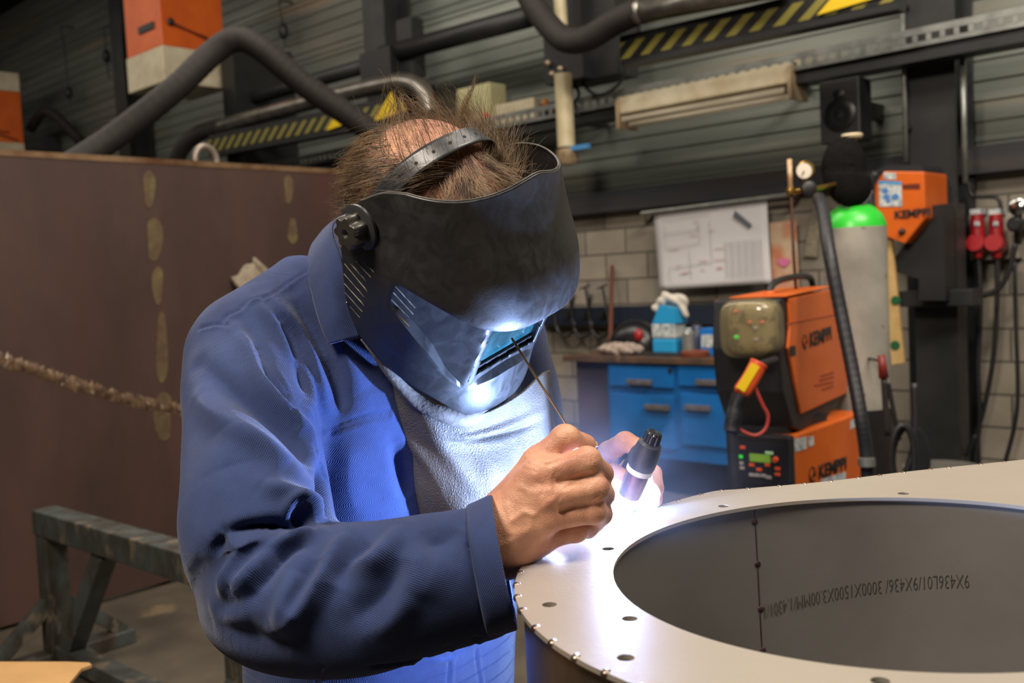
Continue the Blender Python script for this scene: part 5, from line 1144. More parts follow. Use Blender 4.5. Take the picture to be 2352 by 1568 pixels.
p=stand(1640,800,Yb-.05); t=thing('box','blue box with white label at the right end of the workbench','box',tuple(p)); MB().box(p+[-.07,-.05,0],p+[.07,.05,.17]).build('carton',mat('box_blue',(20,110,190),.5),t,bevel=.004); MB().box(p+[-.06,-.053,.05],p+[.05,-.05,.13]).build('label',m_jw,t)
tag(MB().box(stand(1520,806,BY+.2)+[-.3,-.12,0],stand(1520,806,BY+.2)+[.35,.12,.012]).build('steel_sheet',m_tab,None),'dark flat steel sheet lying on the workbench under the jug','sheet')
tag(MB().tube([ony(1648,690,BY+.6),np.array([ony(1664,790,BY+.45)[0],BY+.45,ZB_+.005])],.016,n=8).build('wooden_stick',mat('stick_wood',(132,84,54),.7),None),'short brown wooden stick upright at the right end of the workbench','stick')
tag(MB().tube([ony(1406,612,6.27),np.array([ony(1402,812,BY+.3)[0],BY+.3,ZB_+.001])],.016,n=8).build('steel_rod',mat('rod_rust',(96,56,42),.6),None),'long rusty rod leaning on the wall at the left end of the workbench','rod')
# tool rail with clamps
a=ony(1225,752,6.15);c=ony(1668,722,6.15); zr_=(a[2]+c[2])/2+.045
tag(MB().box((a[0],6.14,zr_-.07),(c[0]+.6,WY,zr_+.07)).build('tool_rail',mat('rail_blueblack',(30,38,52),.45),None),'dark blue-black tool rail on the block wall above the workbench','rail')
m_cl=mat('clamp_steel',(66,66,68),.4,metal=.6,c2=(40,40,42),nscale=20)
for k,(x,l) in enumerate([(1296,'C-clamp hanging on the tool rail, nearest the helmet'),(1336,'C-clamp hanging on the tool rail, middle of three'),(1376,'C-clamp hanging on the tool rail, nearest the tall rod')]):
    c=ony(x,722,6.05); t=thing('clamp',l,'clamp',tuple(c),group='clamps on the tool rail')
    MB().tube(spline([c+[-.07,0,.16],c+[-.10,0,.02],c+[-.08,0,-.12],c+[.0,0,-.18],c+[.09,0,-.13],c+[.10,0,-.06]],24),.014,n=8).build('frame',m_cl,t,smooth=True)
    MB().tube([c+[.10,0,-.10],c+[.02,.03,.22]],.009,n=8).build('screw',m_cl,t); MB().tube([c+[-.03,.03,.20],c+[.07,.03,.23]],.007,n=6).build('tommy_bar',m_cl,t)
    MB().box(c+[-.02,.02,-.02],c+[.02,.1,.02]).build('hook',m_cl,t)
# ---------------- drawing, poster on the wall ----------------
m_paper=mat('paper',(208,206,208),.8)
ra=ony(1474,490,6.12);rb_=ony(1815,447,6.12)
rl=thing('drawing_holder','thin aluminium strip holding the drawing on the block wall','strip',tuple(ra))
MB().tube([ra,rb_],.016,n=8).build('strip',m_zinc,rl); MB().box(ra+[-.01,0,-.01],ra+[.03,.18,.01]).box(rb_-[.03,0,.01],rb_+np.array([0,.18,.01])).build('standoff',m_zinc,rl)
YP=6.16; q=[ony(1503,489,YP),ony(1763,459,YP),ony(1772,650,YP),ony(1516,665,YP)]
dw=thing('technical_drawing','large white technical drawing hanging on the block wall','drawing',tuple(q[0]))
n=16; V=[];Fc=[]
for i in range(n):
    for j in range(n):
        u,v=i/(n-1),j/(n-1); p=(q[0]*(1-u)+q[1]*u)*(1-v)+(q[3]*(1-u)+q[2]*u)*v; V.append(p+EY*(.012*math.sin(5*u+3*v)*v-.01))
Fc=[(i*n+j,i*n+j+1,(i+1)*n+j+1,(i+1)*n+j) for i in range(n-1) for j in range(n-1)]
po=meshobj('sheet',V,Fc,m_paper,dw,smooth=True); s_=po.modifiers.new('s','SOLIDIFY'); s_.thickness=.001
m_line=mat('pencil_line',(176,174,178),.8); m_lred=mat('red_line',(200,164,164),.8)
def dl(x0,y0,x1,y1,w=.004,m=m_line,b=None):
    p,q_=ony(x0,y0,YP-.03),ony(x1,y1,YP-.03); d=q_-p; L=np.linalg.norm(d); 
    if L<1e-4: return
    d/=L; s=np.cross(d,EY)*w/2; k=len(b.V) and sum(len(v) for v in b.V); b.add([p-s,q_-s,q_+s,p+s],[(0,1,2,3)])
def fx(u,v): p=(q[0]*(1-u)+q[1]*u)*(1-v)+(q[3]*(1-u)+q[2]*u)*v; return proj(p)[:2]
b1_=MB(); b2_=MB(); R5=random.Random(5)
for (u0,v0,u1,v1) in [(.06,.10,.5,.08),(.08,.16,.08,.46),(.08,.46,.4,.44),(.4,.44,.4,.16),(.08,.28,.4,.26),(.5,.16,.5,.7),(.5,.7,.1,.72),(.1,.72,.1,.9),(.3,.5,.3,.88)]: dl(*fx(u0,v0),*fx(u1,v1),b=b1_)
for k in range(16): v=.46+k*.028; dl(*fx(.62,v),*fx(.93,v-.005),w=.003,b=b1_)
for u in (.62,.68,.74,.80,.86,.93): dl(*fx(u,.46),*fx(u,.9),w=.003,b=b1_)
for k in range(14): u=R5.uniform(.1,.55);v=R5.uniform(.15,.85); b2_=MB(); dl(*fx(u,v),*fx(u+R5.uniform(.03,.1),v),w=.006,b=b2_); b2_.build('red_note',m_lred,dw)
b1_.build('drawn_lines',m_line,dw)
b=MB(); k4=[ony(x,y,YP-.035) for x,y in [(1688,483),(1727,516),(1722,524),(1683,497)]]; b.prism(k4,(0,.003,0)); b.build('printed_part',mat('print_grey',(92,98,106),.6),dw)
q=[ony(1768,512,6.2),ony(1828,505,6.2),ony(1836,690,6.2),ony(1775,695,6.2)]
ps=thing('poster','small faded peach and pink poster beside the technical drawing','poster',tuple(q[0]))
MB().prism(q,(0,.004,0)).build('poster_sheet',mat('poster_print',(188,120,88),.6,c2=(196,178,150),nscale=7,mottle=((170,92,100),9,.62)),ps)
b=MB(); c=ony(1800,602,6.19); b.prism([c+[math.cos(a)*.045*(1+.2*math.sin(3*a)),0,math.sin(a)*.03] for a in np.linspace(0,6.28,14)[:-1]],(0,.003,0)); b.build('pink_patch',mat('poster_pink',(205,110,150),.6),ps)
b=MB(); q=[ony(1866,484,6.27),ony(1884,482,6.27),ony(1876,590,6.27),ony(1846,588,6.27)]; tag(MB().prism(q,(0,.03,0)).build('slotted_strip',mat('strip_beige',(150,142,120),.7,c2=(110,104,90),nscale=60),None),'pale slotted strip on the wall left of the gas cylinder','strip')
# ---------------- welding machines on the trolley ----------------
m_org=mat('machine_orange',(208,98,26),.38,c2=(196,88,20),nscale=5); m_mblk=mat('machine_black',(24,25,30),.5,c2=(32,33,38),nscale=8)
yl=math.radians(2); ld=np.array([-math.sin(yl),math.cos(yl),0]); lw_=np.array([math.cos(yl),math.sin(yl),0])
pF=P(1816,1003,3.5); LN=.68; LWd=.245; LH=.42
pu=thing('power_source','orange and black welding power source, lower unit on the trolley','welding machine',(pF[0],pF[1],pF[2]-LH))
AX=[lw_,ld,EZ]
MB().box((-LWd,.01,-LH),(0,LN,0),ax=AX,org=pF).build('body',m_org,pu,bevel=.008)
MB().box((-LWd-.002,-.012,-LH),(.002,.03,.002),ax=AX,org=pF).build('front_frame',m_mblk,pu,bevel=.008)
def onfront(x,y,off=-.013): return onplane(x,y,pF+ld*off,ld)
def fbox(x0,y0,x1,y1,nm,m,th=.006,bev=.001,off=-.013,parent=pu):
    a=onfront(x0,y0,off)-pF;c=onfront(x1,y1,off)-pF; u0,u1=sorted((a@lw_,c@lw_)); z0,z1=sorted((a[2],c[2])); return MB().box((u0,off-th,z0),(u1,off+.001,z1),ax=AX,org=pF).build(nm,m,parent,bevel=bev)
m_pan=mat('panel_dark',(34,36,46),.35); fbox(1690,1013,1808,1120,'control_panel',m_pan,th=.002)
fbox(1722,1041,1770,1063,'display',mat('lcd_green',(112,150,60),.25,emit=(90,130,40),estr=.25),th=.004,off=-.016)
fbox(1758,1036,1776,1044,'status_light',mat('pale_green',(170,210,170),.3),th=.003,off=-.017)
for x,y,c_ in [(1706,1027,'r'),(1700,1048,'g'),(1702,1063,'w'),(1704,1074,'w'),(1727,1067,'r'),(1744,1078,'r'),(1763,1067,'r'),(1727,1090,'w'),(1740,1091,'w'),(1754,1092,'w'),(1766,1096,'w'),(1786,1076,'r'),(1786,1089,'r')]:
    fbox(x-6,y-4,x+6,y+4,'button',{'r':mat('btn_red',(210,84,50),.4),'g':mat('btn_green',(40,190,60),.4,emit=(30,200,60),estr=.6),'w':mat('btn_white',(150,146,150),.4)}[c_],th=.004,off=-.015)
c=onfront(1782,1055,-.014); MB().lathe([(.011,0),(.010,.012),(.002,.013)],org=c,axis=-ld,n=20).build('knob',mat('btn_red',(210,84,50),.4),pu,smooth=40)
def onside(x,y,p0,n,off): return onplane(x,y,p0+n*off,n)
def kemppi(p0,n,dirx,x0,y0,x1,y1,h,lc,lr,parent):
    a=onside(x0,y0,p0,n,.002); c=onside(x1,y1,p0,n,.002); dx=(c-a); L=np.linalg.norm(dx); o=text('lettering','KEMPPI',.1,(0,0,0),(1,0,0),(0,1,0),m_black,parent,ext=.001,offset=.003)
    V=np.array([v.co[:] for v in o.data.vertices]); w=V[:,0].max()-V[:,0].min(); hh=V[:,1].max(); X_=dx/L; Y_=EZ-X_*(EZ@X_); Y_/=np.linalg.norm(Y_)
    for v,q_ in zip(o.data.vertices,V): v.co=a+X_*(q_[0]-V[:,0].min())/w*L+Y_*q_[1]/hh*h+n*(q_[2])
    o.matrix_parent_inverse=parent.matrix_world.inverted()
    cc=onside(*lc,p0,n,.002); th_=np.linspace(0,2*math.pi,24,endpoint=False); b=MB(); b.prism([cc+X_*math.cos(t)*lr+Y_*math.sin(t)*lr for t in th_],n*.001); b.build('logo',m_black,parent)
    b=MB(); 
    for rr_,s0,s1 in ((.62,.4,5.6),(.28,1.2,4.8)):
        b.tube([cc+n*.0015+X_*math.cos(t)*lr*rr_+Y_*math.sin(t)*lr*rr_ for t in np.linspace(s0,s1,16)],lr*.07,n=6)
    b.build('logo_rings',MATS['machine_orange'],parent)
kemppi(pF,lw_,ld,1881,1099,1944,1076,.050,(1866,1090),.030,pu)
q=[onside(x,y,pF,lw_,.001) for x,y in [(1885,1101),(1942,1083),(1942,1112),(1885,1125)]]; MB().prism(q,lw_*.001).build('sticker',m_jw,pu)
q=[onside(x,y,pF,lw_,.001) for x,y in [(1824,1008),(1852,1002),(1853,1030),(1826,1038)]]; MB().prism(q,lw_*.001).build('sticker',m_jw,pu)
q=[onside(x,y,pF,lw_,.001) for x,y in [(1856,1003),(1868,1001),(1869,1022),(1858,1026)]]; MB().prism(q,lw_*.001).build('sticker',m_jw,pu)
q=[onside(x,y,pF,lw_,.001) for x,y in [(1953,965),(1964,960),(1964,980),(1953,986)]]; MB().prism(q,lw_*.001).build('sticker',m_jw,pu)
# trolley
tz=pF[2]-LH; tp=pF+ld*.45-lw_*.12
tro=thing('trolley','dark wheeled trolley under the orange welding machines','trolley',(tp[0],tp[1],0))
MB().box((-LWd-.05,-.05,-LH-.04),(.30,LN+.55,-LH),ax=AX,org=pF).build('platform',m_dark,tro)
for u in (-LWd,.24):
    for v in (.06,LN+.4):
        c=pF+lw_*u+ld*v; b=MB(); b.lathe([(.02,-.02),(.10,-.02),(.105,0),(.10,.02),(.02,.02)],org=(c[0],c[1],.105),axis=lw_,n=24); b.build('wheel',m_black,tro,smooth=35)
        MB().tube([(c[0]+.04,c[1],.105),(c[0]+.04,c[1],tz-.04)],.02,n=8).build('strut',m_dark,tro)
# wire feeder
yu=math.radians(9); ud=np.array([-math.sin(yu),math.cos(yu),0]); uw=np.array([math.cos(yu),math.sin(yu),0])
p0=P(1808,700,3.47)
wf=thing('wire_feeder','orange wire feeder with clear domed cover standing on the power source','wire feeder',(p0[0],p0[1],pF[2]))
S_=lambda l,off=0.: [onside(x,y,p0,uw,off) for x,y in l]
blk=S_([(1792,686),(1791,800),(1799,900),(1822,982),(1838,990),(1900,957),(1936,900),(1932,722),(1910,668)],-.006)
zmin=min(p[2] for p in blk)
MB().prism(blk,-uw*.25).build('body',m_mblk,wf,bevel=.006)
MB().prism(S_([(1806,686),(1809,742),(1804,799),(1834,950),(1940,902),(1933,719),(1912,663)],-.006),uw*.012).build('side_panel',m_org,wf,bevel=.003)
tp_=S_([(1806,686),(1912,663)],.004); MB().prism([tp_[0]+EZ*.006,tp_[1]+EZ*.006,tp_[1]-uw*.21+EZ*.006,tp_[0]-uw*.21+EZ*.006],EZ*.006).build('top_panel',m_org,wf,bevel=.002)
MB().prism(S_([(1813,796),(1826,793),(1827,815),(1814,818)],.0065),uw*.002).build('latch',m_black,wf)
c1_,c2_=S_([(1809,742),(1933,719)],.0062); MB().tube([c1_,c2_],.003,n=6).build('fold_line',mat('orange_dark',(170,64,14),.45),wf)
kemppi(p0+uw*.006,uw,ud,1861,796,1910,778,.052,(1849,785),.027,wf)
b=MB(); 
for y,x0_,x1_ in ((862,1884,1914),(872,1882,1915),(884,1870,1914),(893,1888,1914)): 
    q=S_([(x0_,y),(x1_,y-9),(x1_,y-5),(x0_,y+4)],.0066); b.prism(q,uw*.001)
b.build('small_print',mat('faded_print',(150,58,16),.6),wf)
# supports between feeder and power source
bs=p0-uw*.11+ud*.25; MB().lathe([(.055,zmin-.09-0),(.06,zmin+.06)],org=(bs[0],bs[1],0),n=24).build('swivel_base',mat('grey_tube',(120,122,130),.35,metal=.5),wf,smooth=35)
MB().box((bs[0]-.12,bs[1]-.14,pF[2]),(bs[0]+.10,bs[1]+.16,pF[2]+.03)).build('foot_plate',m_mblk,wf)
zl=zmin-.09; 
if zl>pF[2]+.03: MB().lathe([(.05,pF[2]+.02),(.05,zl)],org=(bs[0],bs[1],0),n=20).build('pedestal',m_mblk,wf)
MB().box((-.20,.0,0),(-.02,.12,.14),ax=[uw,ud,EZ],org=np.array([blk[3][0],blk[3][1],pF[2]])).build('front_foot',m_mblk,wf)
# domed cover on the front, semi-clear
fc=onplane(1722,754,p0-ud*.12,ud); A1_=np.array([uw,ud,EZ])
m_dome=mat('smoke_cover',(150,138,104),.12,alpha=.42,spec=.8,coat=.6)
def superell(c,r,e,n=28):
    V=[];
    for i in range(n+1):
        ph=-math.pi/2+math.pi*i/n
        for j in range(2*n):
            t=math.pi*j/n; f=lambda v: math.copysign(abs(v)**e,v); V.append([r[0]*f(math.cos(ph))*f(math.cos(t)),r[1]*f(math.cos(ph))*f(math.sin(t)),r[2]*f(math.sin(ph))])
    return np.array(V)@A1_+c,[(i*2*n+j,i*2*n+(j+1)%(2*n),(i+1)*2*n+(j+1)%(2*n),(i+1)*2*n+j) for i in range(n) for j in range(2*n)]
V_,F_=superell(fc+ud*.02,(.102,.085,.104),.5); meshobj('clear_cover',V_,F_,m_dome,wf,smooth=True)
V_,F_=superell(fc+ud*.05,(.088,.05,.09),.4); meshobj('inner_panel',V_,F_,mat('inner_beige',(140,124,88),.5,c2=(60,54,44),nscale=26,lo=.5,hi=.6),wf,smooth=True)
for dx,dz,m_ in ((-.05,.06,'btn_red'),(-.0,.02,'btn_red'),(.045,.02,'btn_red'),(-.05,-.03,'btn_green'),(.02,.0,'btn_white'),(.02,-.04,'btn_white')):
    b=MB(); b.ball(fc+uw*dx+EZ*dz-ud*.0,(.011,.008,.008),n=6); b.build('inner_knob',MATS[m_],wf,smooth=True)
# carrying handle
hq=S_([(1766,672),(1776,652),(1800,641),(1842,634),(1862,640),(1868,662)],-.10); MB().tube(spline(hq,40),.013,n=12).build('carry_handle',m_mblk,wf,smooth=True)
b=MB(); b.ball(S_([(1768,674)],-.10)[0],(.02,.02,.015),n=8); b.build('orange_button',MATS['orange_paint'],wf,smooth=True)
# hanging gun with its ribbed hose
gn=thing('welding_gun','orange welding gun with yellow label hanging in front of the wire feeder','welding gun',tuple(P(1715,880,3.22)))
ga,gb,gc=P(1741,838,3.20),P(1722,873,3.2),P(1700,905,3.2)
MB().tube(spline([ga-(gb-ga)*.2,ga,gb,gc],16),[.018,.027,.030,.031,.030]+[.029]*10+[.024],n=18).build('grip',mat('gun_orange',(206,80,40),.4),gn,smooth=True)
q=P(1718,868,3.165); dg_=(gc-ga)/np.linalg.norm(gc-ga); sd=np.cross(dg_,CF); MB().prism([q-dg_*.05-sd*.014,q+dg_*.045-sd*.014,q+dg_*.045+sd*.014,q-dg_*.05+sd*.014],CF*.012).build('yellow_label',m_yel,gn)
MB().tube([ga,ga+(ga-gb)*.12],.030,n=20).build('collar',mat('gun_red',(190,70,44),.4),gn,smooth=35)
ribhose([gc,P(1686,950,3.2),P(1680,990,3.2)],.026,'cable_sleeve',None,None,m=m_mblk,n=60,rib=.12,parent=gn)
MB().tube(spline([P(1680,985,3.2),P(1684,1050,3.2),P(1688,1120,3.2),P(1694,1230,3.22),(*P(1690,1300,3.3)[:2],.3),(*P(1700,1300,3.3)[:2],.02)],40),.019,n=12).build('hose',m_mblk,gn,smooth=True)
MB().tube(spline([P(1732,885,3.2),P(1752,930,3.2),P(1764,955,3.2),P(1758,985,3.2),P(1735,1000,3.2),P(1705,990,3.2),P(1695,980,3.2)],40),.006,n=8).build('trigger_lead',mat('lead_red',(150,50,44),.5),gn,smooth=True)
MB().tube([ga,ga+ud*.2+uw*-.01],.012,n=8).build('hanger',m_mblk,gn)
# ---------------- gas cylinder ----------------
gcx=P(1968,720,4.17)
gcy=thing('gas_cylinder','tall grey gas cylinder with bright green shoulder behind the machines','gas cylinder',(gcx[0],gcx[1],tz+.0))
zb_=tz; R_=.129
m_gc=mat('cylinder_grey',(164,160,150),.45,c2=(142,138,130),nscale=5,metal=.1,mottle=((120,112,98),14,.66)); m_gg=mat('cylinder_green',(44,190,50),.35)
zs=P(1952,524,4.17)[2]
MB().lathe([(R_,zb_),(R_,zs)],org=(gcx[0],gcx[1],0),n=48,cap=True).build('body',m_gc,gcy,smooth=35)
MB().lathe([(R_,zs),(R_*.97,zs+.02),(R_*.86,zs+.055),(R_*.62,zs+.085),(R_*.3,zs+.105),(.02,zs+.11)],org=(gcx[0],gcx[1],0),n=48).build('shoulder',m_gg,gcy,smooth=50,label='bright green shoulder')
MB().lathe([(.028,zs+.10),(.026,zs+.18),(.02,zs+.24)],org=(gcx[0],gcx[1],0),n=20).build('valve',m_brass,gcy,smooth=35)
zsv=P(1938,312,4.17)[2]; MB().lathe([(.018,zs+.2),(.018,zsv)],org=(gcx[0],gcx[1],0),n=12).build('valve_stem',m_brass,gcy)
MB().lathe([(.02,0),(.040,.002),(.045,.012),(.040,.02),(.01,.02)],org=(gcx[0],gcx[1],zsv-.02),n=24).build('hand_wheel',mat('wheel_pale',(200,184,150),.5),gcy,smooth=40)
zg=P(1985,935,4.17)[2]; MB().lathe([(R_+.006,zb_),(R_+.006,zg),(R_,zg)],org=(gcx[0],gcx[1],0),n=40).build('holder_sleeve',m_black,gcy,smooth=35)
# regulator
rg=thing('gas_regulator','brass gas regulator with round white gauge and flow tube, left of the black cap','regulator',tuple(P(1850,430,3.85)))
vz=P(1890,430,3.9); MB().tube([P(1812,443,3.85),P(1890,430,4.0),np.array([gcx[0],gcx[1],zs+.2])],.010,n=10).build('body_pipe',m_brass,rg,smooth=True)
MB().lathe([(.035,0),(.035,.02),(.030,.024)],org=P(1847,392,3.84),axis=-CF,n=28).build('gauge_case',m_brass,rg,smooth=35)
MB().lathe([(.030,0),(.002,.001)],org=P(1847,392,3.815),axis=-CF,n=28).build('gauge_dial',mat('dial',(214,206,190),.3),rg)
MB().tube([P(1847,392,3.81),P(1842,402,3.81)],.002,n=5).build('needle',m_black,rg)
MB().tube([P(1847,405,3.85),P(1850,432,3.86)],.008,n=8).build('gauge_stem',m_brass,rg)
MB().lathe([(.012,0),(.028,.01),(.028,.045),(.018,.05)],org=P(1852,436,3.86),axis=-CF,n=24).build('adjusting_knob',m_black,rg,smooth=40)
MB().tube([P(1813,366,3.85),P(1816,436,3.85)],.0095,n=12).build('flow_tube',mat('tube_pale',(200,176,140),.3,c2=(176,120,84),nscale=30),rg,smooth=True)
MB().lathe([(.018,-.012),(.02,.0),(.018,.012)],org=P(1816,440,3.85),axis=EZ,n=16).build('brass_nut',m_brass,rg,smooth=35)
MB().tube(spline([P(1817,445,3.85),P(1820,520,3.85),P(1824,600,3.85),P(1832,700,3.9),P(1850,800,4.05),P(1870,960,4.1)],40),.0065,n=8).build('gas_hose',mat('hose_brown',(72,44,34),.6),rg,smooth=True)
# cap hanging on the valve
kc=P(1938,385,4.12); Rm=np.array([uw,ud,EZ])
def capf(p):
    q=(p-kc)/1.05@np.array([CR,-CF,CU]).T
    cr=ell(q,np.array([0,0,0.]),np.eye(3),(.087,.082,.125)); cr=np.maximum(cr,-ell(q,np.array([0,0,-.006]),np.eye(3),(.083,.078,.122)))
    cr=np.maximum(cr,-.075-q[:,2]-.0*q[:,0])
    br=ell(q,np.array([.014,.030,-.080]),np.eye(3),(.086,.062,.086)); br=np.maximum(br,-ell(q,np.array([.014,.018,-.080]),np.eye(3),(.083,.059,.090)))
    br=np.maximum(br,q[:,2]+.045); return smin(cr,br,.035)
lo_,hi_=kc-.2,kc+.2; V_,Q_=sdfmesh(capf,lo_,hi_,.0036); V_=smooth_v(V_,Q_,2)
hat=thing('cap','black baseball cap hanging over the gas cylinder valve','cap',tuple(kc)); meshobj('cap_cloth',V_,Q_,mat('cap_black_cloth',(13,12,12),.9,c2=(20,19,18),nscale=30,bump=.3,bscale=200,spec=.1),hat,smooth=True)
b=MB(); e_=[kc+CR*x+CU*z-CF*.055 for x,z in [(-.02,-.176),(.02,-.182),(.055,-.168),(.084,-.140),(.102,-.105)]]; b.tube(spline(e_,20),.0028,n=6); b.build('brim_edge',mat('brim_edge',(96,88,92),.7),hat,smooth=True)
# long black hose in front of the cylinder
ribhose([P(1880,455,3.7),P(1890,480,3.6),P(1905,580,3.45),P(1932,720,3.4),P(1958,850,3.35),P(1978,960,3.3),P(1990,1045,3.3),P(1994,1110,3.3),(*P(2000,1200,3.3)[:2],.40),(*P(2010,1250,3.3)[:2],.03)],.0235,'ribbed_hose','long black ribbed hose hanging diagonally in front of the gas cylinder','hose',m=m_mblk,n=200,rib=.02)
tag(MB().tube([P(1990,1052,3.27),P(1991,1070,3.27)],.028,n=16).build('hose_clip',m_zinc,None,smooth=35),'bright metal clip round the lower end of the ribbed hose','clip')
# clamp with red grip and coil of black cable on the trolley side
cl2=thing('earth_clamp','steel clamp with red grip hanging beside the gas cylinder','clamp',tuple(P(2028,860,3.9)))
MB().tube([P(2024,815,3.9),P(2030,868,3.9)],[.014,.020],n=12).build('red_grip',mat('grip_red',(120,38,34),.5),cl2,smooth=True); MB().tube(spline([P(2030,868,3.9),P(2034,930,3.9),P(2038,1000,3.9)],10),.013,n=8).build('jaw',m_dark,cl2,smooth=True); MB().tube([P(2040,880,3.92),P(2060,985,3.92),P(2066,1010,3.92)],.010,n=8).build('rear_jaw',m_dark,cl2)
MB().tube([P(2026,830,3.9),np.array([gcx[0],gcx[1],P(2026,830,3.9)[2]])],.006,n=6).build('hook',m_dark,cl2)
ck=thing('cable_coil','coil of thick black cable hanging on the trolley, right of the cylinder','cable',tuple(P(2075,1050,3.8)))
for k in range(5):
    c=P(2072+k*5,1055,3.75+.03*k); MB().tube([c+(CR*math.cos(t)*(.045+.006*k)+CU*math.sin(t)*.13) for t in np.linspace(0,2*math.pi,36,endpoint=False)],.010,n=8,closed=True).build('loop',m_mblk,ck,smooth=True)
MB().tube(spline([P(2100,880,3.8),P(2102,960,3.8),P(2098,1030,3.8),P(2080,1090,3.8)],20),.014,n=8).build('hook_bar',m_mblk,ck,smooth=True)
MB().tube([P(2080,1090,3.8),P(2072,1180,3.8),pF+lw_*.28+ld*.5-EZ*(LH+.01)],.014,n=8).build('hook_post',m_mblk,ck)
# ---------------- second feeder on its wall bracket ----------------
FY=5.45; fp=lambda l,Y=FY: [ony(x,y,Y) for x,y in l]
f2=thing('wire_feeder','orange wire feeder on the wall bracket beside the right-hand column','wire feeder',tuple(ony(2065,470,FY)))
MB().prism(fp([(2008,424),(2030,393),(2122,394),(2126,500),(2078,560),(2030,542),(2012,505)]),(0,.35,0)).build('case',m_org,f2,bevel=.008)
MB().prism(fp([(2000,398),(2040,378),(2118,380),(2122,394),(2030,394)],FY+.02),(0,.30,0)).build('lid',m_mblk,f2)
MB().tube(spline(fp([(2012,395),(1998,430),(2000,470),(2006,510)],FY-.02),14),.022,n=8).build('front_hose',m_mblk,f2,smooth=True)
MB().prism(fp([(2018,418),(2070,420),(2072,474),(2020,474)],FY-.004),(0,.003,0)).build('white_label',m_jw,f2)
MB().prism(fp([(2018,415),(2070,417),(2070,423),(2018,421)],FY-.006),(0,.002,0)).build('label_band',m_jb,f2)
b=MB(); 
for x,y,r in [(2033,438,.02),(2036,452,.02),(2056,452,.022),(2040,462,.014)]: c=ony(x,y,FY-.006); b.prism([c+[math.cos(t)*r,0,math.sin(t)*r*.8] for t in np.linspace(0,6.28,9)[:-1]],(0,.002,0))
b.build('label_print',mat('label_blue',(70,120,180),.5),f2)
MB().prism(fp([(2030,396),(2058,397),(2058,412),(2030,411)],FY-.003),(0,.002,0)).build('sticker',m_jw,f2)
def wtext(s,x,y,size,m,parent,Y): return text('lettering',s,size,ony(x,y,Y),(1,0,0),(0,0,1),m,parent,ext=.001,offset=.002)
wtext('KEMPPI',2054,502,.062,m_black,f2,FY-.004)
MB().prism(fp([(2072,424),(2112,421),(2113,434),(2074,434)],FY-.003),(0,.002,0)).build('dark_badge',mat('badge_dark',(96,34,16),.5),f2)
c=ony(2072,532,FY); MB().lathe([(.02,0),(.014,.02)],org=c,axis=(0,-1,0),n=14).build('connector',m_black,f2,smooth=True)
wbk=thing('support_bracket','black steel bracket and arm carrying the orange feeder on the column','bracket',tuple(ony(2130,600,5.6)))
MB().prism(fp([(2126,500),(2126,474),(2168,468),(2172,690),(2110,690),(2110,640),(2058,625),(2056,590),(2078,562)],5.55),(0,.16,0)).build('web_plate',m_black,wbk)
b=MB(); p=ony(2062,685,5.62);q=ony(2232,682,5.62); b.box((p[0],5.62,p[2]-.05),(q[0],5.80,p[2]+.04)); b.build('arm',m_dark,wbk,bevel=.005)
MB().box((ony(2150,600,5.8)[0]-.12,5.78,.0),(ony(2150,600,5.8)[0]+.12,5.935,ony(2150,470,5.8)[2])).build('post',m_dark,wbk)
sl=thing('spirit_level','pale wooden spirit level with green vials hanging below the wall feeder','spirit level',tuple(ony(2050,700,5.5)))
MB().prism(fp([(2024,538),(2046,536),(2076,834),(2047,838)],5.5),(0,.03,0)).build('body',mat('level_wood',(196,164,108),.6,c2=(180,146,92),nscale=9),sl,bevel=.003)
for x,y in ((2057,690),(2056,793)): MB().lathe([(.028,0),(.024,.006)],org=ony(x,y,5.5),axis=(0,-1,0),n=18).build('vial',mat('vial_green',(40,90,56),.3),sl,smooth=40); 
MB().tube([ony(2035,545,5.53),ony(2035,545,5.53)+[0,.12,.05]],.006,n=6).build('hook',m_dark,sl)
# ---------------- sockets, plugs, cables ----------------
m_rp=mat('plug_red',(140,20,26),.4); PY=6.12
MB_=MB(); a=ony(2226,495,6.22);c=ony(2340,592,6.22); tag(MB().box((a[0],6.22,c[2]),(c[0],WY,a[2])).build('socket_board',mat('board_grey',(150,142,130),.6),None),'pale grey socket board on the wall behind the red plugs','board')
for k,(x,l) in enumerate([(2246,'red industrial plug hanging on the wall, the one nearest the column'),(2289,'red industrial plug on the wall, right one of the pair')]):
    t=thing('industrial_plug',l,'plug',tuple(ony(x,560,PY)),group='red industrial plugs')
    b=MB(); p=ony(x-2,492,PY);q=ony(x,545,PY); b.tube([p,q],[.036,.043],n=18); b.build('upper_body',m_rp,t,smooth=40)
    MB().lathe([(.05,-.05),(.055,-.02),(.055,.02),(.05,.05)],org=ony(x-1,560,PY),axis=(0,-1,.2),n=24).build('cover',mat('plug_red2',(156,28,34),.35),t,smooth=40)
    MB().tube([ony(x,570,PY),ony(x+2,592,PY)],[.03,.02],n=14).build('cable_gland',m_rp,t,smooth=40)
    MB().box(ony(x-3,492,PY)+[-.03,-.02,0],ony(x-3,492,PY)+np.array([.03,.10,.03])).build('white_collar',m_jw,t)
    MB().prism([ony(x-8,508,PY-.05),ony(x+4,508,PY-.05),ony(x+4,518,PY-.05),ony(x-8,518,PY-.05)],(0,.004,0)).build('plug_label',m_jw,t)
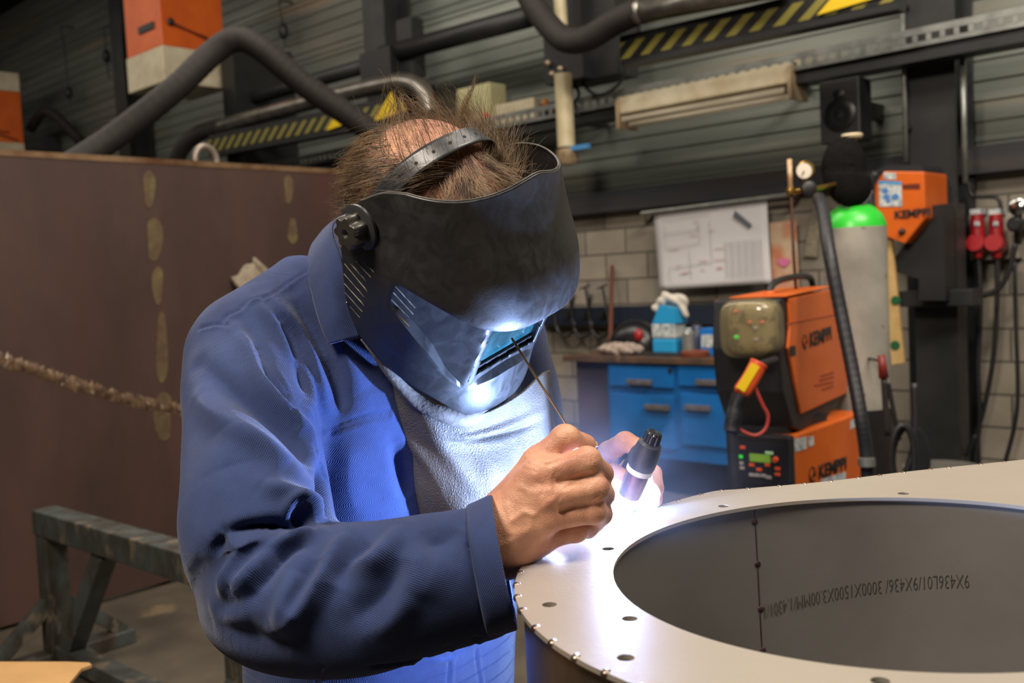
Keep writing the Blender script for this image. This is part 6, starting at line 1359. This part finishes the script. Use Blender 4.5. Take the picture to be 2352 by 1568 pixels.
def cable(pts,r,label,Y=6.14,group=None): return tag(MB().tube(spline([ony(x,y,Y) for x,y in pts],60),r,n=8).build('cable',m_black,None,smooth=True),label,'cable',group)
cable([(2248,592),(2252,700),(2246,850),(2250,960),(2236,1075)],.016,'black cable dropping from the red plug nearest the column')
cable([(2291,592),(2290,700),(2282,820),(2262,930),(2240,1000),(2215,1075)],.015,'black cable dropping from the right red plug')
cable([(2332,560),(2318,620),(2292,664),(2245,678),(2200,655),(2165,600),(2158,520)],.016,'black cable looping sideways from the gauge to the wall bracket',Y=5.9)
cable([(2330,600),(2334,760),(2338,900),(2330,980),(2305,1075)],.013,'thin black cable hanging at the right edge of the photo')
cable([(2180,560),(2185,760),(2190,930),(2215,1040),(2240,1000)],.013,'black cable sagging in front of the right-hand column foot',Y=5.85)
cable([(2225,420),(2235,450),(2290,455),(2300,490)],.012,'short cable running above the two red plugs')
vg=thing('gas_outlet','small gas outlet with shiny round gauge at the right edge','gas outlet',tuple(ony(2340,500,6.05)))
MB().lathe([(.045,0),(.05,.02),(.03,.03),(.002,.032)],org=ony(2341,477,6.05),axis=(0,-1,0),n=24).build('gauge',mat('chrome',(190,190,190),.15,metal=1),vg,smooth=40); MB().lathe([(.04,0),(.045,.06),(.03,.08)],org=ony(2338,515,6.1),axis=(0,-1,0),n=20).build('valve_body',m_black,vg,smooth=40)
MB().tube([ony(2341,477,6.07),ony(2338,515,6.12),ony(2338,560,6.14)],.02,n=10).build('pipe',m_dark,vg,smooth=True); MB().box(ony(2338,515,6.15)-[.03,0,.03],ony(2338,515,6.15)+np.array([.03,.15,.03])).build('wall_mount',m_dark,vg)
# grey tub just showing above the ring at the right
p=ony(2165,1072,5.3); tb2=thing('tub','grey tub standing on the floor just behind the ring edge','tub',(p[0],5.3,0)); MB().lathe([(.14,0),(.19,p[2]-.02),(.20,p[2]),(.18,p[2]),(.13,.02)],org=(p[0],5.3,0),n=32,cap=False).build('bowl',mat('tub_grey',(112,110,104),.5),tb2,smooth=35)
